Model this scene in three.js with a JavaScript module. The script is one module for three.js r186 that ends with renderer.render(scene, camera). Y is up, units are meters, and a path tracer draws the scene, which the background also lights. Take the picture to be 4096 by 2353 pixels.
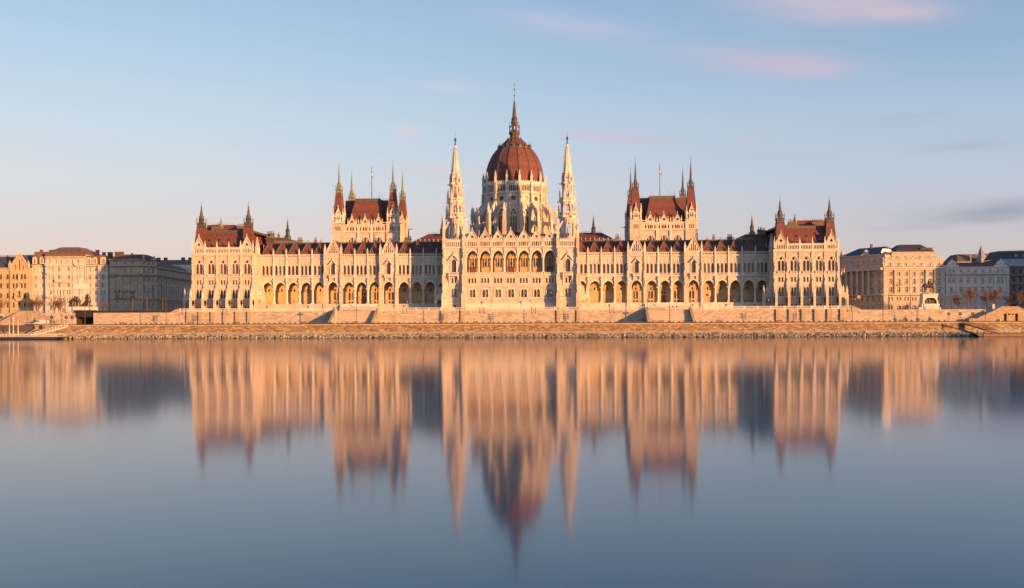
import * as THREE from 'three';
import { MarchingCubes } from 'three/addons/objects/MarchingCubes.js';

/* ---------- camera, sky, sun, exposure ---------- */
const scene = new THREE.Scene();
const F = 4018, HY = 1284;
const camera = new THREE.PerspectiveCamera(2 * Math.atan(HY / F) * 180 / Math.PI, 4096 / (2 * HY), 1, 9000);
camera.setViewOffset(4096, 2 * HY, 0, 0, 4096, 2353);
camera.rotation.order = 'YXZ';
camera.position.set(17.86, 6.3, 410);
camera.rotation.set(0, 0.0437, -0.0037);
scene.add(camera);
const EXPOSURE = 2.6;
const SUN_AZ = 50.5 * Math.PI / 180, SUN_EL = 5.8 * Math.PI / 180;   // azimuth measured from +z (river side) towards +x
const sunDir = new THREE.Vector3(Math.sin(SUN_AZ) * Math.cos(SUN_EL), Math.sin(SUN_EL), Math.cos(SUN_AZ) * Math.cos(SUN_EL));
const sun = new THREE.DirectionalLight(new THREE.Color().setRGB(1, 0.43, 0.128), 5);
sun.position.copy(sunDir).multiplyScalar(500);
sun.castShadow = true; sun.shadow.mapSize.set(4096, 4096);
Object.assign(sun.shadow.camera, { left: -300, right: 300, top: 150, bottom: -150, near: 1, far: 1200 });
sun.shadow.radius = 1.4;
scene.add(sun, sun.target);

// deterministic random numbers and value noise
function rng(seed) { let a = seed >>> 0; return () => { a = (a + 0x6D2B79F5) >>> 0; let t = Math.imul(a ^ (a >>> 15), 1 | a); t = (t + Math.imul(t ^ (t >>> 7), 61 | t)) ^ t; return ((t ^ (t >>> 14)) >>> 0) / 4294967296; }; }
const R = rng(7);
function hash2(x, y) { let h = Math.imul(x, 374761393) + Math.imul(y, 668265263); h = Math.imul(h ^ (h >>> 13), 1274126177); return ((h ^ (h >>> 16)) >>> 0) / 4294967296; }
function vnoise(x, y, wx = 0, wy = 0) {
  const xi = Math.floor(x), yi = Math.floor(y), fx = x - xi, fy = y - yi, sx = fx * fx * (3 - 2 * fx), sy = fy * fy * (3 - 2 * fy);
  const w = (a, m) => m ? ((a % m) + m) % m : a;
  const a = hash2(w(xi, wx), w(yi, wy)), b = hash2(w(xi + 1, wx), w(yi, wy)), c = hash2(w(xi, wx), w(yi + 1, wy)), d = hash2(w(xi + 1, wx), w(yi + 1, wy));
  return a + (b - a) * sx + (c - a) * sy + (a - b - c + d) * sx * sy;
}
const lin = c => { c /= 255; return c <= 0.04045 ? c / 12.92 : Math.pow((c + 0.055) / 1.055, 2.4); };
const lerp = (a, b, t) => a + (b - a) * t, clamp = (x, a, b) => Math.min(b, Math.max(a, x));
const smooth = (a, b, x) => { const t = clamp((x - a) / (b - a), 0, 1); return t * t * (3 - 2 * t); };

/* sky: clear winter evening with thin pink cloud streaks, sun low behind the camera on the right */
{
  const W = 2048, H = 1024, data = new Float32Array(W * H * 4), D = Math.PI / 180;
  // elevation keys (degrees), colours towards the left and the right of the river view
  const el = [-90, 0, 3.4, 4.8, 7.6, 11, 14.4, 17.7, 30, 55, 90];
  const cl = [[120, 112, 108], [232, 206, 192], [231, 212, 201], [228, 216, 210], [217, 222, 227], [202, 219, 233], [184, 210, 233], [168, 199, 228], [122, 163, 210], [92, 134, 190], [84, 126, 182]];
  const cr = [[112, 108, 108], [206, 190, 186], [205, 194, 193], [200, 197, 202], [187, 199, 215], [172, 194, 217], [150, 179, 209], [138, 169, 204], [108, 147, 197], [86, 126, 183], [84, 126, 182]];
  // soft streaks: centre u, v in degrees about the view axis, half sizes, tilt, colour, strength
  const streaks = [
    [17.8, 16.6, 4.6, 1.25, -0.10, [204, 192, 208], .8], [20.8, 15.9, 2.6, .55, -.10, [214, 194, 204], .75], [14.5, 17.6, 4, .9, -.1, [194, 190, 212], .5], [27, 17.4, 4, 0.7, -.04, [188, 184, 206], .45],
    [14.2, 13.9, 4.2, 0.75, -.10, [200, 190, 210], .75], [16.2, 13.4, 2.4, .5, -.1, [206, 190, 206], .65], [10, 14.8, 3, .4, -.12, [190, 194, 218], .4], [3.6, 16.2, 4.2, .6, -.10, [192, 196, 222], .6], [1, 16.9, 3, .4, -.08, [188, 198, 226], .35],
    [-3.4, 13.1, 2.4, .4, -.1, [206, 212, 230], .45], [-5.9, 10.6, .9, .3, 0, [222, 210, 218], .55], [-4.4, 8.5, 1.7, .16, 0, [228, 204, 206], .9], [-2.6, 8.4, 2, .14, -.03, [224, 208, 214], .5], [-2.8, 7.6, 2, .14, 0, [222, 214, 220], .4],
    [5.6, 10.3, 2.8, .3, -.04, [206, 196, 214], .8], [7.4, 10.0, 1.8, .2, -.02, [202, 192, 208], .5], [4.0, 9.0, 2.4, .25, -.03, [206, 200, 214], .5], [13.4, 9.8, 1.8, .6, .12, [194, 192, 212], .35],
    [21.6, 10.6, 2.2, .2, 0, [178, 184, 208], .6], [20, 10.3, 2.2, .1, 0, [180, 186, 208], .45], [14.5, 9.0, 4, .12, 0, [186, 190, 210], .4], [24.2, 8.9, 1.9, .17, 0, [172, 172, 194], .8],
    [26.4, 5.5, 4.2, .32, 0, [158, 162, 182], .9], [25.0, 5.1, 3.2, .2, 0, [164, 164, 182], .7], [27.6, 6.0, 3, .18, 0, [160, 166, 188], .6], [21.6, 4.8, 2.2, .09, 0, [176, 168, 178], .6], [28.6, 4.6, 2, .14, 0, [164, 162, 178], .5]];
  for (let j = 0; j < H; j++) {
    const phi = ((j + .5) / H - .5) * Math.PI, e = phi / D;
    let k = 0; while (k < el.length - 2 && e > el[k + 1]) k++;
    const t = clamp((e - el[k]) / (el[k + 1] - el[k]), 0, 1), ts = t;
    for (let i = 0; i < W; i++) {
      const th = ((i + .5) / W - .5) * 2 * Math.PI, dx = Math.cos(th), dz = Math.sin(th);
      // azimuth right of the view axis, in degrees
      let az = Math.atan2(dx, -dz) / D + 2.5; if (az > 180) az -= 360;
      const side = Math.abs(az) < 90 ? smooth(-30, 34, az) : smooth(30, -30, Math.abs(az) - 150) * (az > 0 ? 1 : 1) * .5;
      const sb = Math.abs(az) < 90 ? side : lerp(az > 0 ? 1 : 0, .35, smooth(90, 180, Math.abs(az)));
      const c = [0, 1, 2].map(q => lerp(lerp(lin(cl[k][q]), lin(cl[k + 1][q]), ts), lerp(lin(cr[k][q]), lin(cr[k + 1][q]), ts), sb));
      // evening glow round the low sun
      const cd = dx * Math.cos(phi) * sunDir.x + Math.sin(phi) * sunDir.y + dz * Math.cos(phi) * sunDir.z;
      const g = e > -2 ? Math.pow(clamp((cd + .35) / 1.35, 0, 1), 3) * 1.15 * smooth(75, 4, e) : 0;
      c[0] += g * 1.0; c[1] += g * .86; c[2] += g * .74;
      if (e > 1 && e < 24 && Math.abs(az) < 60) for (const [a0, e0, sx, sy, tilt, col, s] of streaks) {
        const ddx = az - a0, ddy = e - e0 - ddx * tilt; if (Math.abs(ddx) > sx * 2.4 || Math.abs(ddy) > sy * 3.4) continue;
        const n = .55 + .75 * vnoise(az * .55 + e0 * 9, (e - ddx * tilt) * 3.2 + a0);
        const w = Math.exp(-(ddx * ddx) / (sx * sx) * 1.1 - (ddy * ddy) / (sy * sy) * (ddy < 0 ? 1.6 : .8)) * s * n;
        for (let q = 0; q < 3; q++) c[q] = lerp(c[q], lin(col[q]), clamp(w, 0, .92));
      }
      const o = (j * W + i) * 4;
      for (let q = 0; q < 3; q++) data[o + q] = c[q] / EXPOSURE; data[o + 3] = 1;
    }
  }
  const sky = new THREE.DataTexture(data, W, H, THREE.RGBAFormat, THREE.FloatType);
  sky.mapping = THREE.EquirectangularReflectionMapping; sky.magFilter = sky.minFilter = THREE.LinearFilter; sky.wrapS = THREE.RepeatWrapping; sky.needsUpdate = true;
  scene.background = sky; scene.environment = sky;
}
const renderer = new THREE.WebGLRenderer({ antialias: true });
renderer.toneMapping = THREE.LinearToneMapping; renderer.toneMappingExposure = EXPOSURE;
renderer.shadowMap.enabled = true; renderer.outputColorSpace = THREE.SRGBColorSpace;

/* ---------- materials ---------- */
function noiseTex(size, metres, fn) {
  const d = new Uint8Array(size * size * 4);
  for (let j = 0; j < size; j++) for (let i = 0; i < size; i++) { const c = fn(i / size, j / size), o = (j * size + i) * 4; d[o] = clamp(c[0], 0, 1) * 255; d[o + 1] = clamp(c[1], 0, 1) * 255; d[o + 2] = clamp(c[2], 0, 1) * 255; d[o + 3] = 255; }
  const t = new THREE.DataTexture(d, size, size); t.wrapS = t.wrapT = THREE.RepeatWrapping; t.magFilter = THREE.LinearFilter; t.minFilter = THREE.LinearMipmapLinearFilter; t.generateMipmaps = true;
  t.repeat.set(1 / metres, 1 / metres); t.colorSpace = THREE.SRGBColorSpace; t.needsUpdate = true; return t;
}
const fbm = (u, v, f, n = 4) => { let s = 0, a = .5, q = 0; for (let i = 0; i < n; i++) { s += a * vnoise(u * f, v * f, f, f); q += a; a *= .55; f *= 2; } return s / q; };
// stone: cloudy tone, fine grain, long weathering streaks
const stoneTex = noiseTex(512, 14, (u, v) => {
  const r = Math.floor(v * 32), bx = u * 15 + (r % 2) * .5 + hash2(r, 5) * .3, q = Math.floor(bx) % 15, h = hash2(q + 3, r), fy = v * 32 - r, fx = bx - Math.floor(bx);
  const a = fbm(u, v, 5, 5), c = vnoise(u * 256, v * 256, 256, 256), d = vnoise(u * 90, v * 9 + 3, 90, 9), old = h > .9 ? 1 : 0, joint = fy < .1 || fx < .035 ? .05 : 0;
  const t = .80 + .15 * (a - .5) + .11 * (h - .5) + .06 * (c - .5) - .12 * Math.max(0, d - .70) * 3 - .10 * old - joint; return [t + .02, t - .02 * old, t - .015 - .05 * old];
});
const plainTex = noiseTex(256, 9, (u, v) => { const t = .84 + .2 * (fbm(u, v, 4, 5) - .5) + .06 * (vnoise(u * 128, v * 128, 128, 128) - .5); return [t, t, t]; });
const tileTex = noiseTex(512, 6, (u, v) => { const r = Math.floor(v * 28), q = Math.floor(u * 36 + (r % 2) * .5); const t = .78 + .26 * (hash2(q % 36, r) - .5) + .22 * (fbm(u, v, 4, 4) - .5); return [t, t * .97, t * .95]; });
const metalTex = noiseTex(256, 3, (u, v) => { const a = fbm(u, v, 6, 4), t = .78 + .4 * (a - .5), g = .08 * (vnoise(u * 16, v * 4, 16, 4) - .5); return [t - g, t + g, t]; });
const std = (c, rough = .85, map = null, extra = {}) => new THREE.MeshStandardMaterial({ color: new THREE.Color().setRGB(...c), roughness: rough, map, side: THREE.DoubleSide, ...extra });
const MAT = {
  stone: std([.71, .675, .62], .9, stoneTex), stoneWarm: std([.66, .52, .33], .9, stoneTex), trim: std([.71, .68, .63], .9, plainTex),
  quay: std([.46, .40, .31], .92, stoneTex), quayV: std([1, 1, 1], .92, plainTex, { vertexColors: true }), coping: std([.48, .42, .36], .9, plainTex),
  tile: std([.175, .062, .058], .8, tileTex), tileDark: std([.12, .06, .05], .8, tileTex), copper: std([.11, .105, .085], .65, metalTex), copperGreen: std([.27, .30, .19], .7, metalTex), copperBrown: std([.115, .085, .065], .65, metalTex),
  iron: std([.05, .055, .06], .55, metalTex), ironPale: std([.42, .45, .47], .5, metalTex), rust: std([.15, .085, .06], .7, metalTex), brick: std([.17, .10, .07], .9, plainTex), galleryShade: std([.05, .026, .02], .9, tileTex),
  glass: new THREE.MeshPhysicalMaterial({ color: new THREE.Color().setRGB(.06, .052, .05), roughness: .16, ior: 1.5, side: THREE.DoubleSide }),
  glassMid: new THREE.MeshPhysicalMaterial({ color: new THREE.Color().setRGB(.09, .08, .075), roughness: .12, ior: 1.5, side: THREE.DoubleSide }),
  glassDrum: new THREE.MeshPhysicalMaterial({ color: new THREE.Color().setRGB(.06, .055, .05), roughness: .27, ior: 1.5, side: THREE.DoubleSide }),
  glassPale: new THREE.MeshPhysicalMaterial({ color: new THREE.Color().setRGB(.2, .2, .2), roughness: .2, ior: 1.5, side: THREE.DoubleSide }),
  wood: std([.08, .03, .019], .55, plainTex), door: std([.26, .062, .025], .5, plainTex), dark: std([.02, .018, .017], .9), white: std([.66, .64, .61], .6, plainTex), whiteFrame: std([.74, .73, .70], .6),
  asphalt: std([.085, .072, .066], .9, plainTex), paving: std([.34, .28, .23], .9, plainTex), bronze: std([.055, .04, .03], .45, metalTex), bark: std([.10, .065, .045], .95), soil: std([.12, .09, .06], 1, plainTex)
};

/* ---------- geometry helpers ---------- */
class B {                                     // collects triangles in metres; s = -1 mirrors left/right
  constructor(s = 1) { this.p = []; this.c = null; this.s = s; this.at(0, 0, 0); }
  at(x, y, z, ry = 0) { this.o = [x, y, z]; this.cs = Math.cos(ry); this.sn = Math.sin(ry); return this; }
  col(r, g, b) { this.k = [r, g, b]; this.c ??= []; return this; }
  pt(a) { const [x, y, z] = a; return [this.s * (this.o[0] + x * this.cs + z * this.sn), this.o[1] + y, this.o[2] - x * this.sn + z * this.cs]; }
  tri(a, b, c) { a = this.pt(a); b = this.pt(b); c = this.pt(c); if (this.s < 0) [b, c] = [c, b]; this.p.push(...a, ...b, ...c); if (this.c) for (let i = 0; i < 3; i++) this.c.push(...this.k); return this; }
  quad(a, b, c, d) { this.tri(a, b, c); return this.tri(a, c, d); }
  box(x0, x1, y0, y1, z0, z1) {
    const P = (i, j, k) => [i ? x1 : x0, j ? y1 : y0, k ? z1 : z0];
    this.quad(P(0, 0, 1), P(1, 0, 1), P(1, 1, 1), P(0, 1, 1)); this.quad(P(1, 0, 0), P(0, 0, 0), P(0, 1, 0), P(1, 1, 0)); this.quad(P(1, 0, 1), P(1, 0, 0), P(1, 1, 0), P(1, 1, 1));
    this.quad(P(0, 0, 0), P(0, 0, 1), P(0, 1, 1), P(0, 1, 0)); this.quad(P(0, 1, 1), P(1, 1, 1), P(1, 1, 0), P(0, 1, 0)); return this.quad(P(0, 0, 0), P(1, 0, 0), P(1, 0, 1), P(0, 0, 1));
  }
  cbox(cx, w, y0, y1, cz, d) { return this.box(cx - w / 2, cx + w / 2, y0, y1, cz - d / 2, cz + d / 2); }
  ext(pts, z0, z1, holes = []) {               // prism: outline in x, y with holes, from z0 to z1
    const V = a => a.map(q => new THREE.Vector2(q[0], q[1])); let C = V(pts), Hs = holes.map(V);
    if (THREE.ShapeUtils.isClockWise(C)) C.reverse(); Hs.forEach(h => { if (!THREE.ShapeUtils.isClockWise(h)) h.reverse(); });
    const all = [...C, ...Hs.flat()];
    for (const [a, b, c] of THREE.ShapeUtils.triangulateShape(C, Hs)) { const q = i => all[i]; this.tri([q(a).x, q(a).y, z1], [q(b).x, q(b).y, z1], [q(c).x, q(c).y, z1]); this.tri([q(c).x, q(c).y, z0], [q(b).x, q(b).y, z0], [q(a).x, q(a).y, z0]); }
    for (const L of [C, ...Hs]) for (let i = 0; i < L.length; i++) { const a = L[i], b = L[(i + 1) % L.length]; this.quad([a.x, a.y, z1], [a.x, a.y, z0], [b.x, b.y, z0], [b.x, b.y, z1]); }
    return this;
  }
  lathe(n, cx, cz, prof, rot = Math.PI / n, k = 1) {   // n-sided turned shape; prof = [radius, y] upwards; radius is to the flat for n = 4 and 8 when k is set
    const kk = k === 'flat' ? 1 / Math.cos(Math.PI / n) : k, P = (i, j) => { const a = rot + i * 2 * Math.PI / n, r = prof[j][0] * kk; return [cx + Math.sin(a) * r, prof[j][1], cz + Math.cos(a) * r]; };
    for (let j = 0; j + 1 < prof.length; j++) for (let i = 0; i < n; i++) { if (prof[j][0] > 1e-4) this.tri(P(i, j), P(i + 1, j), P(i + 1, j + 1)); if (prof[j + 1][0] > 1e-4) this.tri(P(i, j), P(i + 1, j + 1), P(i, j + 1)); }
    for (const [j, up] of [[0, 0], [prof.length - 1, 1]]) if (prof[j][0] > 1e-4) for (let i = 1; i + 1 < n; i++) up ? this.tri(P(0, j), P(i, j), P(i + 1, j)) : this.tri(P(0, j), P(i + 1, j), P(i, j));
    return this;
  }
  sq(cx, cz, prof) { return this.lathe(4, cx, cz, prof, Math.PI / 4, Math.SQRT2); }
  oct(cx, cz, prof) { return this.lathe(8, cx, cz, prof, Math.PI / 8, 'flat'); }
  bar(a, b, w, h = w, n = 4) {                 // straight bar between two points
    const A = new THREE.Vector3(...a), Bv = new THREE.Vector3(...b), d = Bv.clone().sub(A).normalize(), u = Math.abs(d.y) > .95 ? new THREE.Vector3(1, 0, 0) : new THREE.Vector3(0, 1, 0), x = d.clone().cross(u).normalize(), y = x.clone().cross(d).normalize();
    const ring = c => Array.from({ length: n }, (_, i) => { const t = (i + .5) / n * 2 * Math.PI, q = n === 4 ? Math.SQRT2 : 1; return c.clone().addScaledVector(x, Math.cos(t) * w / 2 * q).addScaledVector(y, Math.sin(t) * h / 2 * q).toArray(); });
    const r0 = ring(A), r1 = ring(Bv); for (let i = 0; i < n; i++) this.quad(r0[i], r1[i], r1[(i + 1) % n], r0[(i + 1) % n]);
    for (let i = 1; i + 1 < n; i++) { this.tri(r0[0], r0[i], r0[i + 1]); this.tri(r1[0], r1[i + 1], r1[i]); } return this;
  }
  add(geo, m) { const g = geo.index ? geo.toNonIndexed() : geo, a = g.attributes.position, v = new THREE.Vector3(), t = []; for (let i = 0; i < a.count; i++) { v.fromBufferAttribute(a, i); if (m) v.applyMatrix4(m); t.push(v.toArray()); if (i % 3 === 2) this.tri(t[i - 2], t[i - 1], t[i]); } return this; }
  geo() {
    const g = new THREE.BufferGeometry(), n = this.p.length / 3; g.setAttribute('position', new THREE.Float32BufferAttribute(this.p, 3)); g.computeVertexNormals();
    const N = g.attributes.normal.array, uv = new Float32Array(n * 2);
    for (let i = 0; i < n; i++) { const x = this.p[3 * i], y = this.p[3 * i + 1], z = this.p[3 * i + 2], ax = Math.abs(N[3 * i]), ay = Math.abs(N[3 * i + 1]), az = Math.abs(N[3 * i + 2]); if (ay > .75) { uv[2 * i] = x; uv[2 * i + 1] = z; } else if (ax > az) { uv[2 * i] = z; uv[2 * i + 1] = y; } else { uv[2 * i] = x; uv[2 * i + 1] = y; } }
    g.setAttribute('uv', new THREE.BufferAttribute(uv, 2)); if (this.c) g.setAttribute('color', new THREE.Float32BufferAttribute(this.c, 3)); return g;
  }
}
const names = {};
const numbered = n => { const k = names[n] = (names[n] ?? -1) + 1; return k ? n + '_' + String(k).padStart(3, '0') : n; };
// stone comes in slightly different batches: older, cleaner, restored
const RV = rng(41), batch = {};
for (const k of ['stone', 'trim']) batch[MAT[k].uuid] = [[1, 1, 1], [.94, .93, .91], [1.05, 1.05, 1.05], [.98, .95, .90], [1.02, 1, .96], [.90, .885, .86]].map(([r, g, b], i) => { const m = MAT[k].clone(); m.color.setRGB(MAT[k].color.r * r, MAT[k].color.g * g, MAT[k].color.b * b); m.map = MAT[k].map.clone(); m.map.offset.set(i * .37, i * .61); m.map.needsUpdate = true; return m; });
function mesh(name, g, mat, parent, x = 0, y = 0, z = 0, ry = 0) {
  if (batch[mat.uuid]) mat = batch[mat.uuid][Math.floor(RV() * 6)];
  const m = new THREE.Mesh(g instanceof B ? g.geo() : g, mat); m.name = parent === scene ? numbered(name) : name; m.position.set(x, y, z); m.rotation.y = ry; m.castShadow = m.receiveShadow = true; parent.add(m); return m;
}
function group(name, parent, x = 0, y = 0, z = 0, ry = 0) { const g = new THREE.Group(); g.name = parent === scene ? numbered(name) : name; g.position.set(x, y, z); g.rotation.y = ry; parent.add(g); return g; }
function tag(o, label, category, grp) { o.userData.label = label; o.userData.category = category; if (grp) o.userData.group = grp; return o; }
const structure = o => { o.userData.kind = 'structure'; return o; };
const cache = {}; const memo = (k, f) => cache[k] ??= f();
// pointed (or round) arch outline, closed, standing on y0
function arch(cx, y0, w, spring, apex, n = 6) {
  const a = w / 2, r = apex - spring, c = (r * r - a * a) / (2 * a), rad = a + c, e = Math.atan2(r, c), L = [];
  for (let i = 0; i <= n; i++) { const t = e * i / n; L.push([cx + c - rad * Math.cos(t), spring + rad * Math.sin(t)]); }
  const Rr = L.slice(0, -1).reverse().map(([x, y]) => [2 * cx - x, y]);
  return [[cx - a, y0], ...(spring > y0 + 1e-6 ? L : L.slice(1)), ...(spring > y0 + 1e-6 ? Rr : Rr.slice(0, -1)), [cx + a, y0]];
}
const rect = (cx, y0, w, y1) => [[cx - w / 2, y0], [cx + w / 2, y0], [cx + w / 2, y1], [cx - w / 2, y1]];
const circle = (cx, cy, r, n = 14) => Array.from({ length: n }, (_, i) => [cx + r * Math.cos(i / n * 2 * Math.PI), cy + r * Math.sin(i / n * 2 * Math.PI)]);
const cross = (cx, cy, r) => { const k = r * .36; return [[-k, -r], [k, -r], [k, -k], [r, -k], [r, k], [k, k], [k, r], [-k, r], [-k, k], [-r, k], [-r, -k], [-k, -k]].map(([x, y]) => [cx + x, cy + y]); };
const foil = (cx, cy, r, n = 4) => Array.from({ length: n * 6 }, (_, i) => { const a = i / (n * 6) * 2 * Math.PI, q = r * (.66 + .34 * Math.abs(Math.cos(n / 2 * a))); return [cx + q * Math.sin(a), cy + q * Math.cos(a)]; });
// moulded band that follows an arch
function archBand(b, cx, w, spring, apex, t, z0, z1, foot = 0) {
  const i = arch(cx, spring - foot, w, spring, apex, 7), o = arch(cx, spring - foot, w + 2 * t, spring, apex + t * 1.25, 7), n = i.length;
  for (let k = 0; k + 1 < n; k++) b.ext([i[k], i[k + 1], o[k + 1], o[k]], z0, z1);
  return b;
}

/* ---------- gothic elements shared by the big building ---------- */
const pinnacleGeo = (w, h) => memo(`pin${w},${h}`, () => {
  const b = new B(), s = h * .42; b.sq(0, 0, [[w * .62, 0], [w * .62, .06 * h], [w * .5, .09 * h], [w * .5, s], [w * .66, s + .02 * h], [w * .62, s + .06 * h], [w * .44, s + .08 * h], [w * .07, h * .94]]);
  for (let q = 0; q < 4; q++) { b.at(0, 0, 0, q * Math.PI / 2); b.ext([[-w * .5, s], [w * .5, s], [0, s + h * .17]], w * .44, w * .56); }
  b.at(0, 0, 0);
  for (let k = 0; k < 4; k++) { const t = .18 + k * .2, y = s + .08 * h + t * (h * .86 - s), r = w * (.44 - .37 * t); for (const [i, j] of [[1, 1], [1, -1], [-1, 1], [-1, -1]]) b.cbox(i * r, w * .2, y, y + w * .2, j * r, w * .2); }
  b.sq(0, 0, [[.02, h * .92], [w * .24, h * .95], [.02, h]]); return b.geo();
});
const pinnacle = (G, w, h, x, y, z, mat = MAT.trim) => mesh('pinnacle', pinnacleGeo(w, h), mat, G, x, y, z);
const balustradeGeo = (len, h = 1, post = true) => memo(`bal${len},${h},${post}`, () => {
  const b = new B(), n = Math.max(2, Math.round(len / .42)), e = post ? .3 : 0; b.box(-len / 2, len / 2, 0, .16, -.17, .17); b.box(-len / 2, len / 2, h - .17, h, -.19, .19);
  for (let i = 0; i < n; i++) { const x = -len / 2 + e + (i + .5) * (len - 2 * e) / n; b.sq(x, 0, [[.07, .15], [.11, h * .4], [.06, h * .62], [.09, h - .16]]); }
  if (post) for (const q of [-1, 1]) b.cbox(q * (len / 2 - .17), .36, 0, h + .06, 0, .42); return b.geo();
});
const balustrade = (G, len, x, y, z, ry = 0, h = 1, mat = MAT.trim, post = true) => mesh('balustrade', balustradeGeo(len, h, post), mat, G, x, y, z, ry);
// window: glass pane plus a wooden frame with mullion, transom and (for arched ones) a boarded head
const lancetGeo = (w, h, sp) => memo(`lan${w},${h},${sp}`, () => {
  const p = new B().ext(arch(0, 0, w, sp, h), -.02, .02).geo(), f = new B(), t = .07;
  archBand(f, 0, w - 2 * t, sp, h - t, t, .02, .1, sp); f.cbox(0, w - .1, 0, t, .06, .08); f.cbox(0, .06, 0, sp, .06, .08); f.cbox(0, w - .1, sp - .05, sp + .05, .06, .08); f.cbox(0, w - .1, sp * .45, sp * .45 + .06, .05, .06);
  return [p, f.geo()];
});
const RW = rng(77), glassKinds = [MAT.glass, MAT.glass, MAT.glass, MAT.glassMid, MAT.glassPale];
function lancet(G, w, h, sp, x, y, z, ry = 0, mat = MAT.glass, fm = MAT.wood) { const [p, f] = lancetGeo(w, h, sp); mesh('window_pane', p, mat === MAT.glass ? glassKinds[Math.floor(RW() * 5)] : mat, G, x, y, z, ry); mesh('window_frame', f, fm, G, x, y, z, ry); }
const squareGeo = (w, h) => memo(`sqw${w},${h}`, () => { const p = new B().box(-w / 2, w / 2, 0, h, -.02, .02).geo(), f = new B(), t = .07; f.ext(rect(0, 0, w, h), .02, .09, [rect(0, t, w - 2 * t, h - t)]); f.cbox(0, .05, t, h - t, .05, .06); f.cbox(0, w - 2 * t, h * .6, h * .6 + .05, .05, .06); return [p, f.geo()]; });
function squareWindow(G, w, h, x, y, z, ry = 0, mat = MAT.glass, fm = MAT.wood) { const [p, f] = squareGeo(w, h); mesh('window_pane', p, mat, G, x, y, z, ry); mesh('window_frame', f, fm, G, x, y, z, ry); }
function oculus(G, r, x, y, z, ry = 0, mat = MAT.wood) { mesh('window_pane', memo(`ocu${r}`, () => new B().ext(circle(0, 0, r), -.02, .02).geo()), mat, G, x, y, z, ry); }
function gableEdge(b, cx, hw, y0, y1, z0, z1, t = .22, crockets = 8) {   // raked coping with crockets and a finial
  for (const q of [-1, 1]) { b.ext([[cx + q * hw, y0], [cx + q * (hw + t), y0], [cx, y1 + t * 1.6], [cx, y1]], z0, z1); for (let k = 1; k < crockets; k++) { const f = k / crockets; b.cbox(cx + q * (hw + t) * (1 - f) + q * .06, .17, y0 + (y1 + t * 1.6 - y0) * f, y0 + (y1 + t * 1.6 - y0) * f + .2, (z0 + z1) / 2, .2); } }
  b.sq(cx, (z0 + z1) / 2, [[.13, y1 + t], [.1, y1 + t + .5], [.2, y1 + t + .6], [.2, y1 + t + .75], [.03, y1 + t + 1.1]]); return b;
}
const niche = (G, x, y, z) => mesh('niche_statue', memo('niche', () => { const b = new B(); b.sq(0, 0, [[.12, 0], [.32, .35], [.34, .5]]); b.lathe(6, 0, 0, [[.17, .5], [.23, .8], [.2, 1.2], [.24, 1.55], [.1, 1.72], [.13, 1.85], [.12, 2], [.02, 2.1]]); b.sq(0, -.02, [[.34, 2.15], [.36, 2.5], [.22, 2.6], [.05, 3.5]]); return b.geo(); }), MAT.trim, G, x, y, z);

const PB = group('parliament_building', scene);
tag(PB, 'long pale stone gothic building with a red ribbed dome and many spires behind the quay', 'building');

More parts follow.
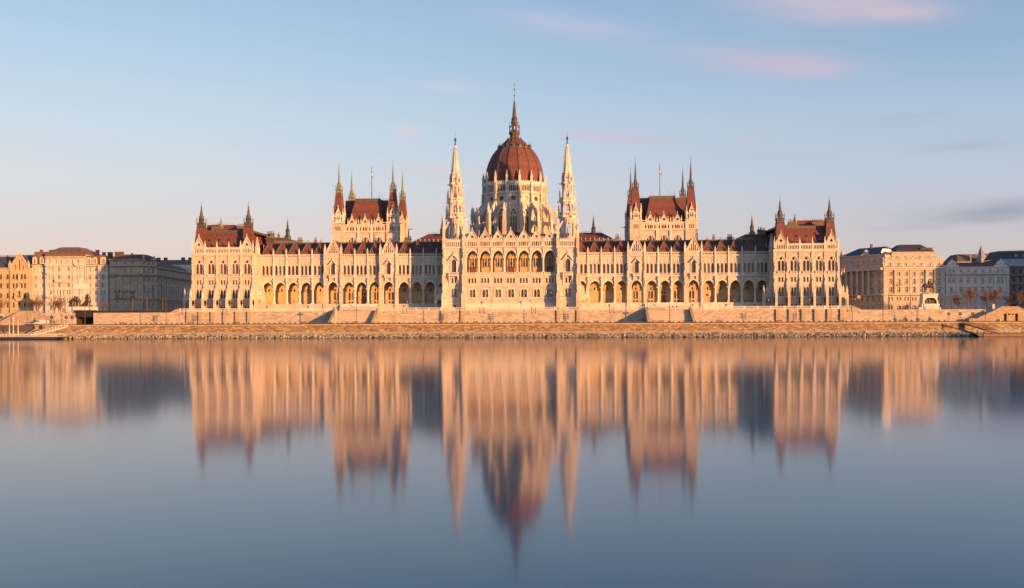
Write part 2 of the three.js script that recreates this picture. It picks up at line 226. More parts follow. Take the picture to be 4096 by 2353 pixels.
// tall copper-topped spire on a tiled pyramid
function copperSpire(G, x, z, h0, y0, h1, y1, tip, metal, tile = MAT.tile) {
  const k = h1 / 1.45, t = new B(), c = new B(), l = new B(), sp = new B(), gy = y1 + 1.15 * k, ly = gy + .95 * k, sb = ly + 2.2 * k;
  t.sq(0, 0, [[h0, y0], [h0 * .93 + h1 * .07, y0 + (y1 - y0) * .14], [h1, y1]]); mesh('spire_roof', t, tile, G, x, 0, z);
  for (const [i, j] of [[1, 1], [1, -1], [-1, 1], [-1, -1]]) c.bar([i * h0, y0, j * h0], [i * h1, y1, j * h1], .2); mesh('ridge_cap', c, metal, G, x, 0, z);
  l.sq(0, 0, [[h1 * 1.0, y1], [h1 * 1.12, y1 + .25], [h1 * .98, y1 + .4], [h1 * .98, y1 + .8 * k], [h1 * 1.13, gy - .1], [h1 * 1.13, gy + .05]]);
  const g = h1 * 1.02; for (const [i, j] of [[1, 1], [1, -1], [-1, 1], [-1, -1]]) { l.cbox(i * g, .2 * k, gy, gy + 2.3 * k, j * g, .2 * k); l.sq(i * g, j * g, [[.13 * k, gy + 2.3 * k], [.01, gy + 3.1 * k]]); l.bar([i * g, gy + 1.3 * k, j * g], [i * h1 * .5, gy + 2.6 * k, j * h1 * .5], .14 * k); }
  for (let q = 0; q < 4; q++) { l.at(0, 0, 0, q * Math.PI / 2); l.box(-g, g, gy + .68 * k, gy + .84 * k, g - .09, g + .09); for (let i = -2; i <= 2; i++) l.cbox(i * g / 2.6, .1, gy, gy + .7 * k, g, .1); }
  l.at(0, 0, 0).oct(0, 0, [[h1 * .5, gy], [h1 * .5, ly + 1.3 * k], [h1 * .62, ly + 1.45 * k], [h1 * .56, sb]]);
  for (let q = 0; q < 4; q++) { l.at(0, 0, 0, q * Math.PI / 2); l.ext(arch(0, gy + .9 * k, h1 * .5, ly + .6 * k, ly + 1.1 * k), h1 * .5, h1 * .53); l.ext([[-h1 * .42, ly + 1.4 * k], [h1 * .42, ly + 1.4 * k], [0, sb + .7 * k]], h1 * .5, h1 * .62); }
  mesh('lantern', l, metal, G, x, 0, z);
  const top = tip - (tip - sb) * .22; sp.oct(0, 0, [[h1 * .46, sb - .3], [.07, top]]); for (let j = 0; j < 11; j++) { const f = .03 + j * .088, yy = lerp(sb - .3, top, f), r = lerp(h1 * .46, .07, f) + .06; for (let q = 0; q < 4; q++) { sp.at(0, 0, 0, q * Math.PI / 2 + Math.PI / 4); sp.cbox(0, .13, yy, yy + .16, r, .22); } }
  sp.at(0, 0, 0).oct(0, 0, [[.05, top], [.035, tip]]); sp.oct(0, 0, [[.03, top + .5], [.16, top + .7], [.03, top + .9]]); sp.oct(0, 0, [[.03, tip - .7], [.12, tip - .55], [.02, tip - .4]]);
  mesh('spike', sp, metal, G, x, 0, z);
}
const cresting = (G, len, x, y, z, ry = 0, h = 1.05) => mesh('roof_railing', memo(`crest${len},${h}`, () => { const b = new B(); b.box(-len / 2, len / 2, h * .62, h * .68, -.03, .03); b.box(-len / 2, len / 2, .12, .18, -.03, .03); const n = Math.round(len / .5); for (let i = 0; i <= n; i++) { const xx = -len / 2 + i * len / n; b.cbox(xx, .05, 0, h, 0, .05); } for (const q of [-1, 1]) b.cbox(q * len / 2, .07, 0, h * 2.2, 0, .07); return b.geo(); }), MAT.ironPale, G, x, y, z, ry);
const chimney = (G, x, y, z, w, h, pots, mat = MAT.brick) => mesh('chimney', new B().box(-w / 2, w / 2, 0, h * .8, -.55, .55).box(-w / 2 - .12, w / 2 + .12, h * .8, h, -.67, .67).geo(), mat, G, x, y, z) && Array.from({ length: pots }, (_, i) => mesh('chimney_pot', memo('pot', () => new B().oct(0, 0, [[.16, 0], [.13, .8], [.19, .85], [.19, 1.05]]).geo()), MAT.rust, G, x - w / 2 + (i + .5) * w / pots, y + h, z));

/* corner pavilions at both ends */
function pavilion(s) {
  const G = group('corner_pavilion', PB), C = 116.35, X = x => s * x, bays = [-9.8, -4.9, 0, 4.9, 9.8], Z = 10;
  const b = new B(s), holes = [];
  for (const d of bays) { const x = C + d; for (const q of [-.53, .53]) { holes.push(arch(x + q, 15.7, .86, 18.6, 19.2), rect(x + q * 1.15, 21.2, .68, 23.2)); } for (const q of [-.69, .69]) holes.push(arch(x + q, 25.55, 1.02, 29, 29.75)); holes.push(circle(x, 30.5, .58)); for (const q of [-.68, .68]) holes.push(rect(x + q, 10.9, .7, 12.5)); }
  b.ext([[103.7, 10.3], [129, 10.3], [129, 34], [103.7, 34]], 9.2, Z, holes); mesh('wall', b, MAT.stone, G);
  const m = new B(s);      // mouldings, strings, hood arches
  for (const d of bays) { const x = C + d; archBand(m, x, 3.2, 29.3, 31.6, .3, Z, Z + .22, .2); archBand(m, x, 2.1, 18.6, 19.5, .28, Z, Z + .18, 2.8); for (const [y, h, o] of [[15.4, .25, .22], [20.95, .22, .2], [24.3, .3, .35], [33.2, .32, .3]]) m.box(x - 1.95, x + 1.95, y, y + h, Z, Z + o); m.ext(rect(x, 21, 2.15, 23.45), Z, Z + .12, [rect(x, 21.2, 1.95, 23.25)]); for (let k = 0; k < 8; k++) m.cbox(x - 1.72 + k * .49, .26, 32.75, 33.2, Z + .12, .24); m.cbox(x, .18, 25.55, 29, Z - .3, .3); m.cbox(x, .16, 15.7, 18.6, Z - .3, .3); }
  m.box(103.5, 129.2, 33.52, 34.05, 9, Z + .55); mesh('moulding', m, MAT.trim, G);
  for (const d of bays) {
    const x = X(C + d); for (const q of [-.53, .53]) { lancet(G, .86, 3.5, 2.9, x + q, 15.7, 9.45); squareWindow(G, .68, 2, x + q * 1.15, 21.2, 9.5); } for (const q of [-.69, .69]) { lancet(G, 1.02, 4.2, 3.45, x + q, 25.55, 9.45, 0, MAT.glass); squareWindow(G, .7, 1.6, x + q, 10.9, 9.5, 0, MAT.glass, MAT.iron); } oculus(G, .58, x, 30.5, 9.5);
    balustrade(G, 2.7, x, 24.6, Z + .3, 0, .95);
  }
  // buttresses: pierced base, raked flyer, upper strip
  for (let i = 0; i < 6; i++) {
    const x = C + (i - 2.5) * 4.92, u = new B(s), w = .45;
    u.at(x, 0, 0, Math.PI / 2);      // outline in (-z, y), thickness along x
    u.ext([[-13.3, 10.4], [-13.3, 15.9], [-12.5, 16.3], [-11.5, 17.2], [-10.75, 20.4], [-10.6, 21.6], [-10.4, 22.4], [-10.4, 33.6], [-Z, 33.6], [-Z, 10.4], [-10.15, 10.4], ...arch(-11.4, 10.4, 2.5, 13.8, 15.3).slice(1, -1), [-12.65, 10.4]], -w, w);
    u.at(x, 0, 0).box(-.62, .62, 15.5, 15.8, 12, 13.25).ext([[-.55, 20.9], [.55, 20.9], [0, 22.6]], 10.5, 10.75).box(-.56, .56, 28.6, 28.85, Z, 10.55).box(-.56, .56, 33.2, 33.55, Z, 10.55);
    mesh('buttress', u, MAT.stone, G); pinnacle(G, .72, 4.1, X(x), 15.8, 12.6); niche(G, X(x), 25.4, 10.6);
    if (i > 0 && i < 5) pinnacle(G, .62, 5, X(x), 34, 10.15);
  }
  for (const [x0, q] of [[103.7, -1], [129, 1]]) {        // side walls and side buttresses
    const sd = new B(s), h2 = []; sd.at(x0, 0, 0, Math.PI / 2); for (const z of [5, -5, -15, -25, -35]) { h2.push(arch(-z, 25.5, 1.2, 28.9, 29.8)); h2.push(arch(-z, 15.7, 1, 18.4, 19.2)); }
    sd.ext([[-9.2, 10.3], [46, 10.3], [46, 34], [-9.2, 34]], q > 0 ? -.8 : 0, q > 0 ? 0 : .8, h2); sd.at(0, 0, 0).box(q > 0 ? 129 : 103.4, q > 0 ? 129.3 : 103.7, 33.2, 34, -46, 10); sd.box(q > 0 ? 129 : 103.5, q > 0 ? 129.2 : 103.7, 24.3, 24.6, -46, 10);
    mesh('side_wall', sd, MAT.stone, G); for (const z of [5, -5, -15, -25, -35]) { lancet(G, 1.2, 4.3, 3.4, X(x0 - q * .5), 25.5, z, Math.PI / 2); lancet(G, 1, 3.5, 2.7, X(x0 - q * .5), 15.7, z, Math.PI / 2); }
    for (const z of [8.6, -2]) { if (q < 0 && z < 0) continue; const f = new B(s), P = (a, y) => [x0 + q * a, y]; f.ext([P(0, 10.4), P(.85, 10.4), ...arch(q * 1.95 + x0, 10.4, 2.0, 13.9, 15.3).slice(1, -1).map(p => p).sort((m2, n2) => q * (m2[0] - n2[0])), P(3.05, 10.4), P(4.1, 10.4), P(4.1, 16), P(3.2, 16.6), P(2.2, 17.4), P(1.0, 21.2), P(.7, 23), P(.5, 33.4), P(0, 33.4)], z - .52, z + .52); mesh('buttress', f, MAT.stone, G); pinnacle(G, .7, 4, X(x0 + q * 3.6), 16, z); pinnacle(G, .6, 3.2, X(x0 + q * 2.2), 16.9, z); }
    for (let k = 0; k < 4; k++) pinnacle(G, .6, 4.4, X(x0 + q * .1), 34, 3.5 - k * 7);
    mesh('gable', gableEdge(new B(s).at(x0, 0, 4.8, q * Math.PI / 2).ext([[-2.1, 34], [2.1, 34], [2.1, 35.6], [0, 39.6], [-2.1, 35.6]], -.5, 0, [foil(0, 37.3, .5)]), 0, 2.1, 35.6, 39.6, -.6, .12), MAT.stone, G);
  }
  const bw = new B(s).box(103.7, 129, 10.3, 34, -46.8, -46); mesh('rear_wall', bw, MAT.stone, G);
  // open gallery above the cornice, end gables
  for (const d of [-4.9, 0, 4.9]) {
    mesh('gallery', memo('pavgal', () => { const g = new B(), hs = []; for (let k = 0; k < 7; k++) hs.push(arch((k - 3) * .61, 34.15, .38, 35.35, 35.75)); const top = [[-2.15, 34], [2.15, 34], [2.15, 36]]; for (let k = 6; k >= 0; k--) { top.push([(k - 3) * .61 + .05, 36.55], [(k - 3) * .61 - .05, 36.55], [(k - 3) * .61 - .305, 36.05]); } g.ext(top, -.2, .2, hs); return g.geo(); }), MAT.trim, G, X(C + d), 0, 10.2);
    mesh('gallery_backing', memo('galback', () => new B().box(-2.15, 2.15, 34, 35.9, -.05, .05).geo()), MAT.galleryShade, G, X(C + d), 0, 9.0);  // darkened tile colour carries the shade of the roof behind the parapet
  }
  for (const d of [-9.8, 9.8]) {
    const g = new B(s).at(C + d, 0, 10.2), hs = [foil(0, 37.5, .62)]; for (let k = -2; k <= 2; k++) hs.push(arch(k * .66, 34.2, .34, 35.5, 35.9)); g.ext([[-2.45, 34], [2.45, 34], [2.45, 35.9], [0, 40.6], [-2.45, 35.9]], -.35, .1, hs); gableEdge(g, 0, 2.45, 35.9, 40.6, -.4, .3); mesh('gable', g, MAT.stone, G);
    mesh('gallery_backing', new B(s).at(C + d, 0, 9.5).ext([[-2, 34], [2, 34], [2, 36], [0, 39.5], [-2, 36]], -.05, .05), MAT.iron, G);
    for (const q of [-2.55, 2.55]) pinnacle(G, .55, 4.6, X(C + d + q), 34.6, 10.25);
  }
  // roofs
  const r = new B(s); r.quad([105.2, 34.4, 9.2], [127.5, 34.4, 9.2], [126.6, 43, 4.6], [106.1, 43, 4.6]); r.quad([128.3, 34.4, 8], [128.3, 34.4, -45], [124, 43, -41], [124, 43, 4.6]); r.quad([104.4, 34.4, -45], [104.4, 34.4, 8], [108.6, 43, 4.6], [108.6, 43, -41]); r.quad([104.4, 34.4, -45], [128.3, 34.4, -45], [124, 43, -41], [108.6, 43, -41]); mesh('roof', r, MAT.tile, G);
  mesh('roof_crown', new B(s).box(106, 126.7, 42.9, 43.7, -41.5, 4.75).box(106.2, 126.5, 43.7, 43.85, -41, 4.55), MAT.copper, G);
  mesh('snow_guard', new B(s).box(108, 125, 37.2, 37.38, 7.7, 8.2), MAT.iron, G);
  for (const d of [-6.4, -2.4, 1.5, 5.8]) mesh('roof_hatch', memo('hatch', () => new B().box(-.38, .38, 0, .75, -.3, .35).geo()), MAT.iron, G, X(C + d * s), 39.3, 6.6);
  mesh('roof_lantern', new B(s).ext([[110.5, 43.8], [124, 43.8], [123, 44.9], [111.5, 44.9]], -12, 0), MAT.copper, G);
  for (const d of [-9.25, 10.2]) copperSpire(G, X(C + d), 6, 2.35, 34.2, 1.4, 44.9, 55.3, s < 0 ? MAT.copperBrown : MAT.copper);
  // second roof block behind with railing and chimneys
  const rb = s < 0 ? 127 : 126.6; mesh('rear_roof', new B(s).ext([[rb - 7.6, 43.5], [rb + 7.2, 43.5], [rb + 6, 48.3], [rb - 6.2, 48.3]], -30, -19), MAT.tile, G);
  cresting(G, 12, X(rb), 48.3, -19.2, 0, 1.2); chimney(G, X(rb + 1.2), 45, -17.6, 4.4, 2.5, 5); chimney(G, X(rb - 9.4), 44, -17, 3, 3.5, 5);
  for (const [x, y, z] of [[s < 0 ? 133.2 : 118.7, 45, -18]]) { const t = new B().oct(0, 0, [[.8, 0], [.7, 1.8], [.9, 2], [.05, 6.2]]); mesh('turret', t, MAT.copperGreen, G, X(Math.min(x, 126.5)), y, z); }
}
pavilion(-1); pavilion(1);

/* arcaded wings */
const BAYS = [28.3, 33.7, 39.1, 44.5, 56.72, 62.05, 67.4, 79.7, 85.08, 90.46, 95.85, 101.2], GABLES = [50.6, 73.55];
const bayWall = memo('bayWall', () => {
  const b = new B(), hs = []; for (const q of [-1.58, 0, 1.58]) hs.push(arch(q, 25.5, .98, 28.75, 29.55)); for (let k = 0; k < 6; k++) hs.push(cross((k - 2.5) * .8, 33.3, .3));
  const a = arch(0, 19.9, 4.3, 20, 22.6, 8); b.ext([[-2.7, 19.9], ...a, [2.7, 19.9], [2.7, 33.95], [-2.7, 33.95]], -.7, 0, hs); return b.geo();
});
const bayTrim = memo('bayTrim', () => {
  const b = new B(); archBand(b, 0, 4.3, 20, 22.6, .42, 0, .16); archBand(b, 0, 3.9, 20, 22.4, .2, -.68, -.1); b.box(-2.45, 2.45, 24.15, 24.45, 0, .5); b.box(-2.45, 2.45, 32.45, 32.75, 0, .28); b.box(-2.45, 2.45, 33.8, 34.02, -.7, .22);
  for (let k = 0; k < 14; k++) b.cbox(-2.28 + k * .35, .17, 32.2, 32.45, .09, .18);
  for (const q of [-1.58, 0, 1.58]) { archBand(b, q, .98, 28.75, 29.5, .17, 0, .14, .1); for (const e of [-1, 1]) b.ext([[q + e * .74, 29.2], [q + e * .62, 29.2], [q, 30.05], [q, 30.35]], 0, .2); b.cbox(q, .12, 30, 31.2, .1, .14); b.cbox(q, .42, 30.62, 30.78, .1, .16); b.cbox(q, .26, 30.95, 31.1, .1, .16); b.cbox(q, .22, 31.2, 31.45, .1, .2); }
  for (const q of [-2.37, -.79, .79, 2.37]) b.lathe(6, q, .02, [[.1, 25.45], [.1, 28.6], [.17, 28.7], [.17, 28.9]]); return b.geo();
});
const bayRoof = memo('bayRoof', () => { const b = new B(), y = 34.7; b.tri([-2.2, y, -.9], [2.2, y, -.9], [0, 39.1, -2.7]); b.quad([2.2, y, -.9], [2.2, y, -8.5], [0, 39.1, -8.5], [0, 39.1, -2.7]); b.quad([-2.2, y, -8.5], [-2.2, y, -.9], [0, 39.1, -2.7], [0, 39.1, -8.5]); b.tri([2.2, y, -8.5], [-2.2, y, -8.5], [0, 39.1, -8.5]); return b.geo(); });
const bayRoofTrim = memo('bayRoofTrim', () => { const b = new B(), y = 34.7; b.box(-2.3, 2.3, 33.95, 34.75, -8.4, -.85); for (const q of [-1, 1]) b.bar([q * 2.2, y, -.9], [0, 39.15, -2.7], .22); b.bar([0, 39.15, -2.6], [0, 39.15, -8.4], .24); b.cbox(0, .07, 39, 40.4, -2.7, .07); b.cbox(0, .2, 40, 40.15, -2.7, .2); b.cbox(0, .05, 39, 40.6, -5.5, .05); b.bar([0, 39.3, -2.7], [0, 40.2, -5.5], .05); b.bar([0, 40.2, -2.7], [0, 39.3, -5.5], .05); return b.geo(); });
const columnGeo = memo('wcol', () => { const b = new B(); b.box(-.62, .62, 13.45, 13.95, -.95, .3); b.lathe(10, 0, -.33, [[.6, 13.95], [.5, 14.3], [.47, 19], [.52, 19.1], [.62, 19.55]]); b.box(-.66, .66, 19.5, 19.95, -1, .34); return b.geo(); });
const stripGeo = memo('strip', () => { const b = new B(); b.ext([[-.26, 20], [.26, 20], [.26, 34.2], [-.26, 34.2]], 0, .5); b.box(-.34, .34, 24.1, 24.45, 0, .62); b.box(-.33, .33, 32.4, 32.8, 0, .62); b.box(-.12, .12, 20, 24, .5, .6); return b.geo(); });
function wing(s) {
  const G = group('arcade_wing', PB), X = x => s * x;
  for (const x of BAYS) {
    mesh('bay_wall', bayWall, MAT.stone, G, X(x)); mesh('bay_moulding', bayTrim, MAT.trim, G, X(x)); balustrade(G, 4.8, X(x), 24.45, .3, 0, 1);
    for (const q of [-1.58, 0, 1.58]) lancet(G, .98, 4.05, 3.25, X(x) + q, 25.5, -.45);
    mesh('dormer_roof', bayRoof, MAT.tile, G, X(x)); mesh('roof_ridge', bayRoofTrim, MAT.copper, G, X(x));
  }
  const edges = [31, 36.4, 41.8, 59.4, 64.72, 82.4, 87.77, 93.15, 98.5];
  for (const x of edges) { mesh('column', columnGeo, MAT.trim, G, X(x)); }
  for (const x of edges) { mesh('pilaster', stripGeo, MAT.trim, G, X(x)); pinnacle(G, .5, 2.5, X(x), 34, .25); niche(G, X(x), 20.6, .55); }
  // gabled bays that stand forward
  for (const x of GABLES) {
    const g = new B().ext([[-3.4, 13.2], [-2.05, 13.2], ...arch(0, 19.2, 4.1, 20, 22.6, 8), [2.05, 13.2], [3.4, 13.2], [3.4, 33.95], [3.0, 34.3], [0, 40.2], [-3, 34.3], [-3.4, 33.95]], .2, 1.1, [arch(0, 25.55, 1.8, 28.9, 30.3), arch(0, 34.35, .42, 38.2, 38.7), ...[-.78, .78].map(q => arch(q, 34.35, .4, 36.7, 37.1)), ...[-1.55, 1.55].map(q => arch(q, 34.35, .4, 35.2, 35.6))]);
    mesh('gable_wall', g, MAT.stone, G, X(x));
    const t = new B(); archBand(t, 0, 4.1, 20, 22.6, .42, 1.1, 1.3); gableEdge(t, 0, 3, 34.2, 40.2, .2, 1.35, .24, 12); t.box(-2.7, 2.7, 32.4, 32.7, 1.1, 1.4); for (let k = 0; k < 14; k++) t.cbox(-2.28 + k * .35, .17, 32.15, 32.4, 1.19, .18); t.box(-2.7, 2.7, 33.85, 34.1, 1.1, 1.3);
    archBand(t, 0, 1.8, 28.9, 30.3, .35, 1.1, 1.35, 3.3); for (const e of [-1, 1]) t.ext([[e * 1.75, 29.6], [e * 1.45, 29.6], [0, 31.2], [0, 31.75]], 1.1, 1.95); t.cbox(0, .16, 31.6, 32.5, 1.4, .2); for (let k = 0; k < 6; k++) t.ext([[-2.1 + k * .76, 32.9], [-1.85 + k * .76, 33.3], [-2.1 + k * .76, 33.7], [-2.35 + k * .76, 33.3]], 1.1, 1.22);
    t.box(-1.5, 1.5, 24.2, 24.5, 1.1, 2.1); for (const e of [-1.2, 1.2]) t.ext([[e - .2, 22.9], [e + .2, 22.9], [e + .2, 24.2], [e - .2, 24.2]], 1.1, 1.7); mesh('gable_moulding', t, MAT.trim, G, X(x));
    lancet(G, 1.8, 4.75, 3.35, X(x), 25.55, .6); balustrade(G, 3, X(x), 24.5, 1.9, 0, .95);
    for (const q of [-1.55, -.78, 0, .78, 1.55]) { const h = q === 0 ? 4.35 : Math.abs(q) < 1 ? 2.75 : 1.25; lancet(G, .42, h, h - .4, X(x) + q, 34.35, .4, 0, MAT.glass, MAT.iron); }
    for (const e of [-1, 1]) {
      const p = new B(); p.box(-.62, .62, 10.5, 20, .2, 1.9).box(-.72, .72, 10.5, 13.4, .2, 2.05).box(-.68, .68, 19.6, 20, .2, 1.98).box(-.55, .55, 20, 26.5, .2, 1.75).box(-.46, .46, 26.5, 34.2, .2, 1.55).box(-.6, .6, 24.1, 24.5, .2, 1.9).box(-.52, .52, 32.3, 32.8, .2, 1.72);
      mesh('pier', p, MAT.stone, G, X(x) + e * 3.35); pinnacle(G, .78, 4.2, X(x) + e * 3.35, 34.1, .9); niche(G, X(x) + e * 3.35, 20.4, 1.8); niche(G, X(x) + e * 3.35, 26.5, 1.6);
    }
    mesh('gable_roof', new B().quad([3, 34.2, .1], [3, 34.2, -9], [0, 39.9, -9], [0, 39.9, .1]).quad([-3, 34.2, -9], [-3, 34.2, .1], [0, 39.9, .1], [0, 39.9, -9]), MAT.tile, G, X(x));
  }
  // arcade interior: floor podium, back wall with paired windows, ceiling
  const P = new B(s); P.box(28, 103.7, 10.3, 13.45, -5.2, 1.6); mesh('podium', P, MAT.stone, G);
  for (let k = 0; k < 9; k++) mesh('podium_step', memo(`pst${k}`, () => new B().box(-8.2, 8.2, 0, .31, 0, 3.6 - k * .4).geo()), MAT.trim, G, X(62.05), 10.5 + k * .32, 1.6);
  const W = new B(s), hs = [], mid = [50.6, 56.72, 62.05, 67.4, 73.55];
  for (const x of mid) { hs.push(circle(x, 21.2, .72)); if (x !== 62.05) for (const q of [-.62, .62]) hs.push(arch(x + q, 15.2, .92, 17.9, 18.5), rect(x + q, 13.8, .8, 14.6)); else hs.push(rect(x, 13.5, 2.0, 16.7), arch(x - .55, 17.1, .8, 17.9, 18.4), arch(x + .55, 17.1, .8, 17.9, 18.4)); }
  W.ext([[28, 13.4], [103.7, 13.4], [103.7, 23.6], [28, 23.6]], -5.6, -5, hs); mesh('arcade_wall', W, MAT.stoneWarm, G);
  for (const x of mid) { oculus(G, .72, X(x), 21.2, -5.3, 0, MAT.glass); if (x !== 62.05) for (const q of [-.62, .62]) { lancet(G, .92, 3.3, 2.7, X(x) + q, 15.2, -5.3); squareWindow(G, .8, .8, X(x) + q, 13.8, -5.3); } else { for (const q of [-.5, .5]) mesh('door', memo('pdoor', () => new B().box(-.5, .5, 0, 3.2, -.05, .05).box(-.36, .36, .3, 1.3, .05, .1).box(-.36, .36, 1.7, 2.9, .05, .1).geo()), MAT.door, G, X(x) + q, 13.5, -5.25); for (const q of [-.55, .55]) lancet(G, .8, 1.3, .8, X(x) + q, 17.1, -5.3); } }
  if (s > 0) mesh('wall_plaque', new B().box(-.45, .45, 0, 1, 0, .08), MAT.bronze, G, X(80), 16.2, -4.98);
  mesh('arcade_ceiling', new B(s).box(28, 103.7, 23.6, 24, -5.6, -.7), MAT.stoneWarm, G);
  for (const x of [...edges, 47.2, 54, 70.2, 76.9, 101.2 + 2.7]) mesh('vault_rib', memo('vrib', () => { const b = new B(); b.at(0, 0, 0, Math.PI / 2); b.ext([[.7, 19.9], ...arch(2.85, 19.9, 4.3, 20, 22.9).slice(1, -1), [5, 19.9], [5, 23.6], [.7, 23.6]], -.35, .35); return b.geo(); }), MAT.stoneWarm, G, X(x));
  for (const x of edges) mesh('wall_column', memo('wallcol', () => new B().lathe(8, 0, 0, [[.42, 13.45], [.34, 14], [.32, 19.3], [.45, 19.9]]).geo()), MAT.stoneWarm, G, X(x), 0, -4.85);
  // main roof with flat copper top, chimneys, iron cresting
  const mr = new B(s); mr.quad([27, 34, -1], [104, 34, -1], [104, 39.2, -7.5], [27, 39.2, -7.5]); mr.quad([27, 39.2, -13], [104, 39.2, -13], [104, 34, -20], [27, 34, -20]); mesh('main_roof', mr, MAT.tileDark, G);
  mesh('roof_deck', new B(s).box(27, 104, 38.9, 39.5, -13.2, -7.3), MAT.copper, G); mesh('rear_wall', new B(s).box(27, 104, 10.3, 34.2, -21, -20), MAT.stone, G); mesh('upper_floor', new B(s).box(27, 104, 24, 24.4, -20, -.7), MAT.stone, G); mesh('eaves', new B(s).box(27, 104, 33.6, 33.94, -20, -.75), MAT.copper, G);
  cresting(G, 20, X(90), 39.5, -7.6, 0, .8); cresting(G, 12, X(40), 39.5, -7.6, 0, .8);
  chimney(G, X(90), 39.2, -10, 2, 1.6, 4); chimney(G, X(83.4), 39.2, -10, .9, 1.6, 2); chimney(G, X(103), 39.5, -14, 1.5, 4.6, 2); chimney(G, X(104.6), 39.5, -15, 2.2, 4.4, 4); chimney(G, X(100.3), 39.5, -14, .9, 4, 1); chimney(G, X(43.5), 38.8, -9, 1.6, 2.2, 3); 
  mesh('link_roof', new B(s).ext([[92, 34], [106, 34], [105, 41.6], [97, 41.6]], -34, -12), MAT.tileDark, G); mesh('link_deck', new B(s).box(96.8, 105.4, 41.5, 42, -34.2, -11.8), MAT.copper, G); cresting(G, 7, X(101), 42, -12, 0, .9);
  const tx = s < 0 ? 98 : 101.1; mesh('turret', new B().oct(0, 0, [[1.5, 38], [1.25, 43.2], [1.3, 43.4], [.8, 43.6], [.75, 45.4], [.95, 45.6], [.5, 46.6], [.06, 50.6], [.03, 51.6]]), s < 0 ? MAT.iron : MAT.copperBrown, G, X(tx), 0, -20);
  // hall roof between wing and dome, with finial row
  mesh('hall_wall', new B(s).box(17, 50, 30, 40.2, -42, -21.5), MAT.stone, G);
  const hr = new B(s); hr.quad([17, 40, -21], [45, 40, -21], [38, 44.7, -30], [17, 44.7, -30]); hr.quad([45, 40, -21], [45, 40, -42], [38, 44.7, -34], [38, 44.7, -30]); hr.quad([45, 40, -42], [17, 40, -42], [17, 44.7, -34], [38, 44.7, -34]); hr.quad([17, 44.7, -30], [38, 44.7, -30], [38, 44.7, -34], [17, 44.7, -34]); mesh('hall_roof', hr, MAT.tile, G);
  cresting(G, 12, X(32), 44.7, -30, 0, 1); for (let k = 0; k < 9; k++) mesh('roof_finial', memo('rfin', () => new B().sq(0, 0, [[.3, 0], [.14, .4], [.13, 1.3], [.24, 1.4], [.2, 1.6], [.02, 1.9]]).geo()), MAT.stoneWarm, G, X(27 + k * 1.9), 39.9, -20.6);
  mesh('ridge_turret', new B().oct(0, 0, [[1, 44], [.9, 46.2], [1.05, 46.4], [.6, 46.8], [.06, 51.8], [.03, 53.2]]), MAT.iron, G, X(s < 0 ? 31.6 : 34.3), 0, -27);
}
wing(-1); wing(1);

